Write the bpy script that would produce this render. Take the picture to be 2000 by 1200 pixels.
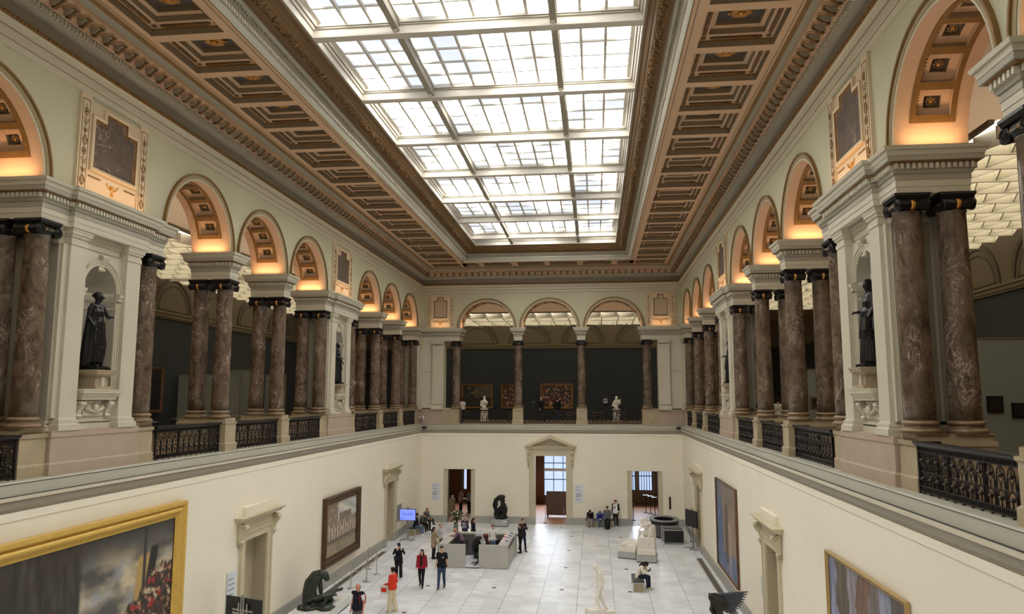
import bpy, bmesh, math, random
from math import sin, cos, pi, sqrt, radians, atan2
from mathutils import Vector, Matrix, noise as mnoise

scene = bpy.context.scene
for o in list(bpy.data.objects):
    bpy.data.objects.remove(o, do_unlink=True)
random.seed(7)

# ------------------------------------------------------------------ camera
F_PX = 1450.0
def _n(v):
    return v.normalized()
_d = _n(Vector((164, 179, F_PX)))                 # hall axis (+Y) seen in camera space (x right, y down, z forward)
_x = -_n(Vector((-12560, 168, F_PX))); _x = _n(_x - _d * _x.dot(_d))
_z = _d.cross(_x)
if _z.y > 0: _z = -_z
cam_data = bpy.data.cameras.new('hall_camera')
cam = bpy.data.objects.new('hall_camera', cam_data)
scene.collection.objects.link(cam)
right = Vector((_x.x, _d.x, _z.x)); down = Vector((_x.y, _d.y, _z.y)); fwd = Vector((_x.z, _d.z, _z.z))
M = Matrix((( right.x, -down.x, -fwd.x, 0), (right.y, -down.y, -fwd.y, 0), (right.z, -down.z, -fwd.z, 0), (0, 0, 0, 1)))
M.translation = Vector((0, 0, 8.2))
cam.matrix_world = M
cam_data.sensor_width = 36.0
cam_data.lens = 36.0 * F_PX / 2000.0
cam_data.clip_start = 0.1
cam_data.clip_end = 300
scene.camera = cam

# ------------------------------------------------------------------ world, exposure
world = bpy.data.worlds.new('overcast_sky'); scene.world = world
world.use_nodes = True
world.node_tree.nodes['Background'].inputs[0].default_value = (0.55, 0.66, 0.85, 1)
world.node_tree.nodes['Background'].inputs[1].default_value = 0.25
scene.view_settings.view_transform = 'Standard'
scene.view_settings.look = 'None'
scene.view_settings.exposure = 0.70
scene.view_settings.gamma = 1.0
scene.view_settings.use_curve_mapping = False
scene.cycles.use_denoising = True
scene.cycles.max_bounces = 8
scene.cycles.diffuse_bounces = 6
scene.cycles.caustics_reflective = False
scene.cycles.caustics_refractive = False
SKY_STRENGTH = 5.8       # daylight coming through the frosted skylight panes
WARM = (1.0, 0.56, 0.27)
COVE_W = 5.5            # watts of each small warm uplighter on top of the entablatures
GALLERY_GLOW = 0.85      # luminous ceiling above the white louvres of the galleries

# ------------------------------------------------------------------ materials
def lin(c):
    return tuple(((v / 255) / 12.92 if v / 255 <= 0.04045 else (((v / 255) + 0.055) / 1.055) ** 2.4) for v in c) + (1.0,)
MATS = {}
def mat(name, rgb, rough=0.6, metal=0.0, var=0.0, vscale=3.0, emit=0.0, spec=0.5, bump=0.0):
    if name in MATS: return MATS[name]
    m = bpy.data.materials.new(name); m.use_nodes = True
    nt = m.node_tree; b = nt.nodes['Principled BSDF']
    c = lin(rgb)
    b.inputs['Base Color'].default_value = c
    b.inputs['Roughness'].default_value = rough
    b.inputs['Metallic'].default_value = metal
    b.inputs['Specular IOR Level'].default_value = spec
    if var > 0 or bump > 0:
        tc = nt.nodes.new('ShaderNodeTexCoord'); no = nt.nodes.new('ShaderNodeTexNoise')
        no.inputs['Scale'].default_value = vscale; no.inputs['Detail'].default_value = 5
        nt.links.new(tc.outputs['Object'], no.inputs['Vector'])
        if var > 0:
            r = nt.nodes.new('ShaderNodeValToRGB')
            r.color_ramp.elements[0].position = 0.3; r.color_ramp.elements[1].position = 0.7
            r.color_ramp.elements[0].color = tuple(v * (1 - var) for v in c[:3]) + (1,)
            r.color_ramp.elements[1].color = tuple(min(1, v * (1 + var)) for v in c[:3]) + (1,)
            nt.links.new(no.outputs['Fac'], r.inputs['Fac']); nt.links.new(r.outputs['Color'], b.inputs['Base Color'])
        if bump > 0:
            bp = nt.nodes.new('ShaderNodeBump'); bp.inputs['Strength'].default_value = bump; bp.inputs['Distance'].default_value = 0.03
            nt.links.new(no.outputs['Fac'], bp.inputs['Height']); nt.links.new(bp.outputs['Normal'], b.inputs['Normal'])
    if emit > 0:
        b.inputs['Emission Color'].default_value = c; b.inputs['Emission Strength'].default_value = emit
    MATS[name] = m
    return m

def marble(name, stops, scale=2.2, rough=0.25, vein=(214, 190, 178), veinw=0.02, stretch=(1, 1, 0.6)):
    m = bpy.data.materials.new(name); m.use_nodes = True; MATS[name] = m
    nt = m.node_tree; N = nt.nodes; L = nt.links; b = N['Principled BSDF']
    b.inputs['Roughness'].default_value = rough
    tc = N.new('ShaderNodeTexCoord'); mp = N.new('ShaderNodeMapping'); mp.inputs['Scale'].default_value = stretch
    oi = N.new('ShaderNodeObjectInfo'); add = N.new('ShaderNodeVectorMath'); add.operation = 'ADD'
    sc = N.new('ShaderNodeVectorMath'); sc.operation = 'SCALE'; sc.inputs['Scale'].default_value = 37.0
    cmb = N.new('ShaderNodeCombineXYZ'); L.new(oi.outputs['Random'], cmb.inputs[0]); L.new(oi.outputs['Random'], cmb.inputs[2])
    L.new(cmb.outputs[0], sc.inputs[0]); L.new(tc.outputs['Object'], add.inputs[0]); L.new(sc.outputs[0], add.inputs[1])
    L.new(add.outputs[0], mp.inputs['Vector'])
    n1 = N.new('ShaderNodeTexNoise'); n1.inputs['Scale'].default_value = scale; n1.inputs['Detail'].default_value = 8; n1.inputs['Roughness'].default_value = 0.65; n1.inputs['Distortion'].default_value = 1.1
    L.new(mp.outputs[0], n1.inputs['Vector'])
    r = N.new('ShaderNodeValToRGB'); cr = r.color_ramp
    cr.elements[0].position = 0.25; cr.elements[0].color = lin(stops[0]); cr.elements[1].position = 0.78; cr.elements[1].color = lin(stops[-1])
    for i, s in enumerate(stops[1:-1]):
        e = cr.elements.new(0.25 + 0.53 * (i + 1) / (len(stops) - 1)); e.color = lin(s)
    L.new(n1.outputs['Fac'], r.inputs['Fac'])
    vs = []
    for k, (vsc, w) in enumerate(((scale * 0.9, veinw), (scale * 2.3, veinw * 0.6))):
        n2 = N.new('ShaderNodeTexNoise'); n2.inputs['Scale'].default_value = vsc; n2.inputs['Detail'].default_value = 6; n2.inputs['Distortion'].default_value = 1.8 + k
        L.new(mp.outputs[0], n2.inputs['Vector'])
        a = N.new('ShaderNodeMath'); a.operation = 'SUBTRACT'; a.inputs[1].default_value = 0.5; L.new(n2.outputs['Fac'], a.inputs[0])
        ab = N.new('ShaderNodeMath'); ab.operation = 'ABSOLUTE'; L.new(a.outputs[0], ab.inputs[0])
        mr = N.new('ShaderNodeMapRange'); mr.inputs['From Min'].default_value = 0.0; mr.inputs['From Max'].default_value = w
        mr.inputs['To Min'].default_value = 0.75; mr.inputs['To Max'].default_value = 0.0; L.new(ab.outputs[0], mr.inputs['Value'])
        vs.append(mr)
    mx = N.new('ShaderNodeMath'); mx.operation = 'MAXIMUM'; L.new(vs[0].outputs[0], mx.inputs[0]); L.new(vs[1].outputs[0], mx.inputs[1])
    n3 = N.new('ShaderNodeTexNoise'); n3.inputs['Scale'].default_value = scale * 0.7; L.new(mp.outputs[0], n3.inputs['Vector'])
    gate = N.new('ShaderNodeMapRange'); gate.inputs['From Min'].default_value = 0.45; gate.inputs['From Max'].default_value = 0.65; L.new(n3.outputs['Fac'], gate.inputs['Value'])
    mul = N.new('ShaderNodeMath'); mul.operation = 'MULTIPLY'; L.new(mx.outputs[0], mul.inputs[0]); L.new(gate.outputs[0], mul.inputs[1])
    mix = N.new('ShaderNodeMix'); mix.data_type = 'RGBA'; L.new(mul.outputs[0], mix.inputs['Factor']); L.new(r.outputs['Color'], mix.inputs['A']); mix.inputs['B'].default_value = lin(vein)
    L.new(mix.outputs['Result'], b.inputs['Base Color'])
    return m

mat('cream_wall', (240, 233, 214), 0.75, var=0.03, vscale=0.35)
mat('upper_wall', (192, 188, 160), 0.7, var=0.04, vscale=0.5)
mat('pale_stone', (200, 193, 172), 0.55, var=0.03, vscale=0.8)
mat('grey_stone', (164, 158, 142), 0.6, var=0.05, vscale=1.2)
mat('ledge_grey', (182, 180, 164), 0.5, var=0.05, vscale=1.0)
mat('ledge_brown', (140, 131, 112), 0.6)
mat('warm_lit_cream', (212, 180, 148), 0.7, var=0.04, vscale=0.8)  # cream ceiling and cornice; warm reflected light is put into this base colour
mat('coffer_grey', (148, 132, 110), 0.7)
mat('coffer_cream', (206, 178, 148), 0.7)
mat('gold', (140, 100, 48), 0.42, 0.35, var=0.25, vscale=20)
mat('gold_bright', (206, 148, 66), 0.35, 0.4, var=0.2, vscale=25)
mat('gilt_frame', (222, 184, 92), 0.4, 0.3, var=0.08, vscale=12)
mat('gold_paint', (132, 100, 52), 0.6, 0.1, var=0.12, vscale=6)
mat('leaf_gold', (120, 88, 48), 0.5, 0.2, var=0.45, vscale=9, bump=0.6)
mat('frieze_grey', (138, 128, 112), 0.8)
mat('well_brown', (112, 84, 50), 0.5, 0.1)
mat('well_white', (216, 210, 198), 0.5)
mat('tan_stone', (170, 154, 126), 0.7, var=0.08, vscale=2.5)
mat('pink_stucco', (176, 156, 138), 0.75, var=0.05, vscale=1.5)
mat('bronze_gold', (138, 116, 90), 0.42, 0.3)
mat('black_metal', (26, 24, 24), 0.35, 0.3)
mat('bronze', (34, 33, 34), 0.32, 0.5, var=0.3, vscale=6)
mat('bronze_green', (52, 60, 52), 0.45, 0.4, var=0.35, vscale=5)
mat('iron', (38, 32, 30), 0.45, 0.4, var=0.2, vscale=30)
mat('white_marble', (226, 220, 208), 0.4, var=0.04, vscale=2)
mat('plaster_white', (236, 232, 222), 0.55, var=0.03, vscale=3)
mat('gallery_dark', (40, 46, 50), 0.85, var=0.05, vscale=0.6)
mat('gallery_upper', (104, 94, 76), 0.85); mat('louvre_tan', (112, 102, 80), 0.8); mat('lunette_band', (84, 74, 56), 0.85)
mat('soffit_warm_lit', (208, 180, 152), 0.65); mat('vault_peach', (140, 120, 98), 0.8)  # soffit: pale stone with the warm uplighter glow put into its colour
mat('gallery_floor', (120, 92, 66), 0.5, var=0.15, vscale=2)
mat('partition_grey', (126, 132, 128), 0.8)
mat('louvre_white', (244, 240, 226), 0.7)
mat('skirting_grey', (170, 168, 160), 0.5, var=0.05, vscale=2)
mat('door_beige', (176, 164, 138), 0.7, var=0.04, vscale=1.5)
mat('door_frame', (202, 192, 164), 0.6)
mat('white_plastic', (230, 232, 234), 0.4)
mat('grey_plinth', (176, 176, 172), 0.6, var=0.03, vscale=1)
mat('dark_grey', (52, 52, 54), 0.5)
mat('black_plastic', (20, 20, 22), 0.4)
mat('steel', (180, 180, 180), 0.3, 0.9)
mat('wood_brown', (104, 72, 48), 0.5, var=0.2, vscale=4)
mat('terracotta', (190, 140, 108), 0.5, var=0.1, vscale=2)
mat('desk_grey', (180, 178, 170), 0.5, var=0.05, vscale=1.5)
mat('desk_inner', (96, 94, 92), 0.6)
mat('dark_wood_frame', (84, 58, 34), 0.45, 0.2, var=0.5, vscale=14, bump=0.5)
marble('column_marble', [(58, 46, 36), (88, 72, 58), (116, 100, 84), (82, 67, 54)], 3.2)
marble('panel_marble', [(70, 58, 50), (88, 74, 64), (100, 85, 74)], 1.6, rough=.7, vein=(220, 196, 160), veinw=0.012)

def tile_floor():
    m = bpy.data.materials.new('marble_tiles'); m.use_nodes = True; MATS['marble_tiles'] = m
    nt = m.node_tree; N = nt.nodes; L = nt.links; b = N['Principled BSDF']; b.inputs['Roughness'].default_value = 0.38
    tc = N.new('ShaderNodeTexCoord'); mp = N.new('ShaderNodeMapping'); mp.inputs['Rotation'].default_value = (0, 0, pi / 2); mp.inputs['Location'].default_value = (0.3, 0.87, 0)
    L.new(tc.outputs['Object'], mp.inputs['Vector'])
    def brick(bw, rh, mort, c1, c2, cm):
        br = N.new('ShaderNodeTexBrick'); br.inputs['Scale'].default_value = 1.0; br.inputs['Brick Width'].default_value = bw; br.inputs['Row Height'].default_value = rh
        br.inputs['Mortar Size'].default_value = mort; br.inputs['Color1'].default_value = lin(c1); br.inputs['Color2'].default_value = lin(c2); br.inputs['Mortar'].default_value = lin(cm)
        br.offset = 0.5; L.new(mp.outputs[0], br.inputs['Vector']); return br
    small = brick(0.9, 0.7525, 0.004, (238, 240, 242), (216, 219, 221), (198, 200, 202))
    strip = brick(400, 1.505, 0.010, (255, 255, 255), (255, 255, 255), (150, 150, 148))
    wv = N.new('ShaderNodeTexNoise'); wv.inputs['Scale'].default_value = 1.6; wv.inputs['Detail'].default_value = 8; wv.inputs['Distortion'].default_value = 1.5
    mp2 = N.new('ShaderNodeMapping'); mp2.inputs['Scale'].default_value = (0.7, 1.5, 1); L.new(tc.outputs['Object'], mp2.inputs['Vector']); L.new(mp2.outputs[0], wv.inputs['Vector'])
    rr = N.new('ShaderNodeValToRGB'); rr.color_ramp.elements[0].position = 0.42; rr.color_ramp.elements[0].color = (0.87, 0.875, 0.88, 1); rr.color_ramp.elements[1].position = 0.56; rr.color_ramp.elements[1].color = (1, 1, 1, 1)
    L.new(wv.outputs['Fac'], rr.inputs['Fac'])
    m1 = N.new('ShaderNodeMix'); m1.data_type = 'RGBA'; m1.blend_type = 'MULTIPLY'; m1.inputs['Factor'].default_value = 1
    m2 = N.new('ShaderNodeMix'); m2.data_type = 'RGBA'; m2.blend_type = 'MULTIPLY'; m2.inputs['Factor'].default_value = 1
    L.new(small.outputs['Color'], m1.inputs['A']); L.new(strip.outputs['Color'], m1.inputs['B'])
    L.new(m1.outputs['Result'], m2.inputs['A']); L.new(rr.outputs['Color'], m2.inputs['B'])
    L.new(m2.outputs['Result'], b.inputs['Base Color'])
tile_floor()

def sky_pane():
    m = bpy.data.materials.new('frosted_pane'); m.use_nodes = True; MATS['frosted_pane'] = m
    nt = m.node_tree; N = nt.nodes; L = nt.links; b = N['Principled BSDF']
    b.inputs['Base Color'].default_value = (0.8, 0.85, 0.9, 1)
    tc = N.new('ShaderNodeTexCoord'); no = N.new('ShaderNodeTexNoise'); no.inputs['Scale'].default_value = 0.55; no.inputs['Detail'].default_value = 4
    L.new(tc.outputs['Object'], no.inputs['Vector'])
    r = N.new('ShaderNodeValToRGB'); cr = r.color_ramp
    cr.elements[0].position = 0.40; cr.elements[0].color = (0.060, 0.068, 0.086, 1)
    cr.elements[1].position = 0.56; cr.elements[1].color = (1.0, 0.985, 0.95, 1)
    e = cr.elements.new(0.48); e.color = (0.085, 0.09, 0.10, 1)
    L.new(no.outputs['Fac'], r.inputs['Fac']); L.new(r.outputs['Color'], b.inputs['Emission Color'])
    b.inputs['Emission Strength'].default_value = SKY_STRENGTH
sky_pane()

def emissive(name, rgb, s):
    m = bpy.data.materials.new(name); m.use_nodes = True; MATS[name] = m
    b = m.node_tree.nodes['Principled BSDF']; b.inputs['Base Color'].default_value = lin(rgb)
    b.inputs['Emission Color'].default_value = lin(rgb); b.inputs['Emission Strength'].default_value = s
    return m
emissive('gallery_luminous', (255, 246, 226), GALLERY_GLOW)
emissive('screen_blue', (128, 148, 250), .5)
emissive('screen_dark_blue', (40, 60, 160), 0.3)
emissive('daylight_window', (190, 212, 248), .65)
emissive('lamp_glow', (255, 240, 210), 12.0)

# ------------------------------------------------------------------ geometry helpers
COL = scene.collection
C0 = -3.12          # centre line of the hall
YF = 41.37          # h -> y offset of the far wall
def frL(h, u, z): return (C0 - h, u, z)
def frR(h, u, z): return (C0 + h, u, z)
def frF(h, u, z): return (u, YF + h, z)
FR = {'L': frL, 'R': frR, 'F': frF}
ROT = {'R': 0.0, 'L': pi, 'F': pi / 2}
def ident(a, b, c): return (a, b, c)

class MB:
    """collects faces in a local frame and links them as ONE mesh object"""
    def __init__(self, T=None):
        self.v = []; self.f = []; self.mi = []; self.mats = []; self.T = T or ident; self.sm = []
    def mslot(self, name):
        if name not in self.mats: self.mats.append(name)
        return self.mats.index(name)
    def add(self, vs, fs, m, smooth=False):
        o = len(self.v); k = self.mslot(m)
        self.v += [self.T(*p) for p in vs]
        for f in fs:
            self.f.append([i + o for i in f]); self.mi.append(k); self.sm.append(smooth)
    def quad(self, a, b, c, d, m): self.add([a, b, c, d], [(0, 1, 2, 3)], m)
    def box(self, x0, x1, y0, y1, z0, z1, m):
        self.frust(x0, x1, y0, y1, z0, x0, x1, y0, y1, z1, m)
    def frust(self, a0, a1, b0, b1, z0, c0, c1, d0, d1, z1, m):
        vs = [(a0, b0, z0), (a1, b0, z0), (a1, b1, z0), (a0, b1, z0), (c0, d0, z1), (c1, d0, z1), (c1, d1, z1), (c0, d1, z1)]
        self.add(vs, [(3, 2, 1, 0), (4, 5, 6, 7), (0, 1, 5, 4), (1, 2, 6, 5), (2, 3, 7, 6), (3, 0, 4, 7)], m)
    def stack(self, x0, x1, y0, y1, prof, m):
        """rings [(z0,z1,off0,off1[,mat])] growing outward from the rectangle"""
        for p in prof:
            z0, z1, o0, o1 = p[:4]; mm = p[4] if len(p) > 4 else m
            self.frust(x0 - o0, x1 + o0, y0 - o0, y1 + o0, z0, x0 - o1, x1 + o1, y0 - o1, y1 + o1, z1, mm)
    def lathe(self, prof, c, m, n=20, axis='z', a0=0, a1=2 * pi, smooth=True):
        vs = []; closed = abs(a1 - a0 - 2 * pi) < 1e-6
        nn = n if closed else n + 1
        for r, z in prof:
            for i in range(nn):
                a = a0 + (a1 - a0) * i / n
                p = (r * cos(a), r * sin(a), z)
                if axis == 'x': p = (p[2], p[0], p[1])
                elif axis == 'y': p = (p[0], p[2], p[1])
                vs.append((p[0] + c[0], p[1] + c[1], p[2] + c[2]))
        fs = []
        for j in range(len(prof) - 1):
            for i in range(n if closed else nn - 1):
                i2 = (i + 1) % nn
                fs.append((j * nn + i, j * nn + i2, (j + 1) * nn + i2, (j + 1) * nn + i))
        if closed:
            if prof[0][0] > 1e-4: fs.append(tuple(range(nn))[::-1])
            if prof[-1][0] > 1e-4: fs.append(tuple((len(prof) - 1) * nn + i for i in range(nn)))
        self.add(vs, fs, m, smooth)
    def ball(self, c, r, m, n=10, k=6):
        if not isinstance(r, tuple): r = (r, r, r)
        vs = []; fs = []
        for j in range(k + 1):
            t = pi * j / k
            for i in range(n):
                a = 2 * pi * i / n
                vs.append((c[0] + r[0] * sin(t) * cos(a), c[1] + r[1] * sin(t) * sin(a), c[2] + r[2] * cos(t)))
        for j in range(k):
            for i in range(n):
                fs.append((j * n + i, j * n + (i + 1) % n, (j + 1) * n + (i + 1) % n, (j + 1) * n + i))
        self.add(vs, fs, m, True)
    def tube(self, pts, r, m, n=6, closed=False, smooth=True):
        pts = [Vector(p) for p in pts]; N = len(pts); vs = []; fs = []
        up = Vector((0, 0, 1)); rr = r if isinstance(r, (list, tuple)) else [r] * N
        for i, p in enumerate(pts):
            if closed: t = pts[(i + 1) % N] - pts[i - 1]
            else: t = pts[min(i + 1, N - 1)] - pts[max(i - 1, 0)]
            if t.length < 1e-9: t = Vector((0, 0, 1))
            t.normalize()
            ref = up if abs(t.dot(up)) < 0.9 else Vector((1, 0, 0))
            s = t.cross(ref).normalized(); q = s.cross(t)
            for k in range(n):
                a = 2 * pi * k / n
                w = p + (s * cos(a) + q * sin(a)) * rr[i]
                vs.append(tuple(w))
        for i in range(N if closed else N - 1):
            j = (i + 1) % N
            for k in range(n):
                fs.append((i * n + k, i * n + (k + 1) % n, j * n + (k + 1) % n, j * n + k))
        if not closed:
            fs.append(tuple(range(n))[::-1]); fs.append(tuple((N - 1) * n + k for k in range(n)))
        self.add(vs, fs, m, smooth)
    def build(self, name, parent=None, kind=None):
        me = bpy.data.meshes.new(name)
        me.from_pydata(self.v, [], self.f)
        for mn in self.mats: me.materials.append(MATS[mn])
        me.polygons.foreach_set('material_index', self.mi)
        me.polygons.foreach_set('use_smooth', self.sm)
        bm = bmesh.new(); bm.from_mesh(me)
        bmesh.ops.recalc_face_normals(bm, faces=bm.faces)
        bm.to_mesh(me); bm.free(); me.update()
        o = bpy.data.objects.new(name, me); COL.objects.link(o)
        if parent is not None: o.parent = parent
        if kind: o['kind'] = kind
        return o

def thing(name, label, cat, loc=(0, 0, 0), rz=0.0, group=None, kind='thing'):
    o = bpy.data.objects.new(name, None); COL.objects.link(o)
    o.empty_display_size = 0.3
    o.location = loc; o.rotation_euler = (0, 0, rz)
    o['label'] = label; o['category'] = cat
    if kind: o['kind'] = kind
    if group: o['group'] = group
    return o
def tag(o, label, cat, group=None, kind='thing'):
    o['label'] = label; o['category'] = cat
    if kind: o['kind'] = kind
    if group: o['group'] = group
    return o
def place(o, fr, h, u, z=0.0, extra=0.0):
    o.location = FR[fr](h, u, z); o.rotation_euler = (0, 0, ROT[fr] + extra)
    return o
CHILDREN = {}
def kids(o): return [c for c in o.children]
def copy_tree(o, parent=None):
    c = o.copy(); COL.objects.link(c); c.parent = parent
    for ch in list(o.children): copy_tree(ch, c)
    return c
ORD = ['', 'first', 'second', 'third', 'fourth', 'fifth', 'sixth', 'seventh', 'eighth', 'ninth', 'tenth', 'eleventh', 'twelfth', 'thirteenth', 'fourteenth', 'fifteenth', 'sixteenth', 'seventeenth']
SIDE = {'L': 'battle painting side', 'R': 'blue painting side', 'F': 'far end'}
# ------------------------------------------------------------------ layout of the hall
NICHE = [17.0, 34.3]
PAIR = [6.25, 10.6, 23.45, 27.8, 40.75, 45.1]
ENDC = 49.45
ARCHES = [8.42, 12.78, 21.25, 25.62, 30.02, 38.55, 42.93, 47.28]
RA = 1.85; ZS = 13.0
FARC = [-7.4, -3.1, 1.25]          # far arches
FCOL = [-9.52, -5.24, -0.95, 3.42] # far columns
U0 = -1.0                          # near end of the galleries (behind the camera)

def structure(o): o['kind'] = 'structure'; return o

# ---- floor
b = MB(); b.box(C0 - 9.2, C0 + 9.2, -1.2, 50.1, -0.3, 0, 'marble_tiles'); structure(b.build('floor'))
# ---- dark floor grilles along the side walls
for s, y0, y1, words in ((-1, 27.0, 40.3, 'wall with the gilt frames'), (1, 27.0, 40.5, 'wall with the blue painting')):
    b = MB(); xc = C0 + s * 8.3
    b.box(xc - .16, xc + .16, y0, y1, 0, .012, 'skirting_grey')
    b.box(xc - .11, xc + .11, y0 + .05, y1 - .05, .012, .016, 'dark_grey')
    n = 60
    for i in range(n): 
        yy = y0 + .1 + (y1 - y0 - .2) * i / n
        b.box(xc - .1, xc + .1, yy, yy + .05, .016, .02, 'coffer_grey')
    tag(b.build('floor_grille'), 'long dark floor grille beside the ' + words, 'grille')

# ---- lower walls with door openings
def wall_rects(b, h, u0, u1, z0, z1, holes, m, thick=0.45):
    """holes: (ua, ub, ztop)"""
    us = sorted(holes); cur = u0
    for ua, ub, zt in us:
        b.box(h, h + thick, cur, ua, z0, z1, m); b.box(h, h + thick, ua, ub, zt, z1, m); cur = ub
    b.box(h, h + thick, cur, u1, z0, z1, m)
SD = {'L': [(24.55, 26.25, 3.45), (41.65, 43.35, 3.45)], 'R': [(24.55, 26.25, 3.45), (41.85, 43.55, 3.45)], 'F': [(-10.25, -8.1, 3.5), (-4.07, -2.03, 4.42), (1.97, 4.24, 3.5)]}
for fr, nm in (('L', 'wall_left'), ('R', 'wall_right')):
    b = MB(FR[fr]); wall_rects(b, 8.68, -1.2, 50.5, 0, 6.0, SD[fr], 'cream_wall'); structure(b.build(nm))
b = MB(frF); wall_rects(b, 8.68, C0 - 8.68, C0 + 8.68, 0, 6.0, SD['F'], 'cream_wall'); structure(b.build('wall_back'))
b = MB(); b.box(C0 - 8.7, C0 + 8.7, 1.0, 1.4, 0, 6.0, 'cream_wall'); structure(b.build('wall_front'))
# ---- skirting
for fr, nm, a0, a1 in (('L', 'baseboard_left', 1.4, 50.05), ('R', 'baseboard_right', 1.4, 50.05), ('F', 'baseboard_back', C0 - 8.68, C0 + 8.68)):
    b = MB(FR[fr]); cur = a0
    for ua, ub, zt in SD[fr] + [(a1, a1, 0)]:
        g = 0.0 if fr == 'F' and zt == 3.5 else 0.32
        e = ua - g if ua != a1 else a1
        b.box(8.62, 8.68, cur, e, 0, .40, 'skirting_grey'); b.box(8.64, 8.68, cur, e, .40, .46, 'skirting_grey'); cur = ub + g
    structure(b.build(nm))

# ---- sweeps that run round the three walls with mitred corners
def sweep3(name, prof, ystart=1.4, endshift=0.0):
    """prof: list of (h, z, mat of the face leading to the next point)"""
    b = MB()
    for i in range(len(prof) - 1):
        h, z, m = prof[i]; h2, z2 = prof[i + 1][:2]
        P = lambda hh, zz: [(C0 - hh, ystart, zz), (C0 - hh, YF + hh + endshift, zz), (C0 + hh, YF + hh + endshift, zz), (C0 + hh, ystart, zz)]
        A = P(h, z); B = P(h2, z2)
        for k in range(3): b.quad(A[k], A[k + 1], B[k + 1], B[k], m)
    return structure(b.build(name))
sweep3('trim_1', [(9.2, 6.50, 'ledge_grey'), (8.66, 6.50, 'ledge_grey'), (8.64, 6.47, 'black_metal'), (8.66, 6.45, 'ledge_grey'), (8.66, 6.22, 'black_metal'), (8.62, 6.205, 'pale_stone'), (8.56, 6.20, 'pale_stone'), (8.55, 6.14, 'ledge_brown'), (8.60, 6.10, 'grey_stone'),
                  (8.62, 6.02, 'grey_stone'), (8.65, 5.96, 'ledge_brown'), (8.655, 5.90, 'ledge_brown'), (8.70, 5.895, 'cream_wall'), (8.66, 5.89, 'cream_wall'), (8.66, 5.72, 'cream_wall'), (8.67, 5.70, 'cream_wall'), (8.70, 5.69, 'cream_wall')])
# upper architrave, frieze and cornice
b = None
CORN = [(8.93, 15.42, 'upper_wall'), (8.87, 15.45, 'pale_stone'), (8.87, 15.60, 'gold_paint'), (8.86, 15.615, 'pale_stone'), (8.83, 15.63, 'pale_stone'), (8.83, 15.80, 'coffer_grey'), (8.80, 15.82, 'pale_stone'), (8.78, 15.94, 'pale_stone'),
        (8.72, 15.97, 'gold_paint'), (8.70, 16.02, 'gold_paint'), (8.73, 16.07, 'frieze_grey'), (8.79, 16.09, 'frieze_grey'), (8.79, 16.38, 'grey_stone'), (8.66, 16.40, 'grey_stone'), (8.62, 16.48, 'grey_stone'),
        (8.62, 16.60, 'grey_stone'), (8.56, 16.62, 'warm_lit_cream'), (8.50, 16.68, 'warm_lit_cream'), (8.48, 16.72, 'warm_lit_cream'), (8.48, 16.84, 'coffer_cream'), (8.16, 16.84, 'warm_lit_cream'), (8.16, 16.93, 'grey_stone'), (8.10, 17.0, 'grey_stone'), (8.05, 17.04, 'gold_paint'), (7.95, 17.1, 'gold_paint'), (7.95, 17.12, 'gold_paint')]
sweep3('trim_2', CORN, ystart=1.4)
# bead row, dentils, egg row and modillions of the main cornice: one object each, far too fine to take apart
def along(h, step):
    """positions (x, y, direction) along the three walls at distance h"""
    out = []
    n = int((YF + h - 1.6) / step)
    for i in range(n):
        y = YF + h - step * (i + .5)
        if y > 5: out += [(C0 - h, y, 'L'), (C0 + h, y, 'R')]
    n = int(2 * h / step); w = 2 * h / n
    for i in range(n): out.append((C0 - h + w * (i + .5), YF + h, 'F'))
    return out
def rbox(b, p, dh0, dh1, du, z0, z1, m, dh2=None):
    """box at p growing inward (towards the hall) from dh0 to dh1"""
    x, y, f = p
    if f == 'L': b.box(x + dh0, x + dh1, y - du, y + du, z0, z1, m)
    elif f == 'R': b.box(x - dh1, x - dh0, y - du, y + du, z0, z1, m)
    else: b.box(x - du, x + du, y - dh1, y - dh0, z0, z1, m)
b = MB()
for p in along(8.62, .12): rbox(b, p, 0, .05, .035, 16.49, 16.59, 'pale_stone')
o = b.build('cornice_dentils'); tag(o, 'fine row of pale dentils under the modillions of the main cornice', 'dentil moulding', kind='structure')
b = MB()
for p in along(8.70, .115):
    x, y, f = p; b.ball((x, y, 16.02), .038, 'gold', 6, 4)
o = b.build('gilt_bead_row'); tag(o, 'row of small gilt beads running below the dark frieze', 'bead moulding', kind='structure')
b = MB()
for p in along(8.55, .13):
    x, y, f = p; b.ball((x, y, 16.65), (.05, .05, .05), 'warm_lit_cream', 6, 4)
o = b.build('egg_row'); tag(o, 'row of little stone eggs between dentils and modillions', 'egg moulding', kind='structure')
def modillion_mesh():
    b = MB()
    b.box(0, .30, -.085, .085, .05, .12, 'coffer_cream')
    b.frust(0, .12, -.07, .07, -.10, 0, .27, -.07, .07, .05, 'grey_stone')
    b.tube([(.02, 0, -.10), (.09, 0, -.13), (.16, 0, -.07), (.22, 0, -.02), (.27, 0, .01)], [.045, .055, .045, .03, .035], 'leaf_gold', 6)
    b.tube([(.25, -.08, .05), (.25, .08, .05)], .035, 'gold_paint', 6)
    return b
mb0 = modillion_mesh()
b = MB()
for p in along(8.48, .43):
    x, y, f = p
    for (vx, vy, vz), in [((0, 0, 0),)]:
        pass
    if f == 'L': tr = lambda q: (x + q[0], y + q[1], 16.72 + q[2])
    elif f == 'R': tr = lambda q: (x - q[0], y - q[1], 16.72 + q[2])
    else: tr = lambda q: (x + q[1], y - q[0], 16.72 + q[2])
    o0 = len(b.v); b.v += [tr(q) for q in mb0.v]
    for fc, mi, sm in zip(mb0.f, mb0.mi, mb0.sm):
        b.f.append([i + o0 for i in fc]); b.mi.append(b.mslot(mb0.mats[mi])); b.sm.append(sm)
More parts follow.
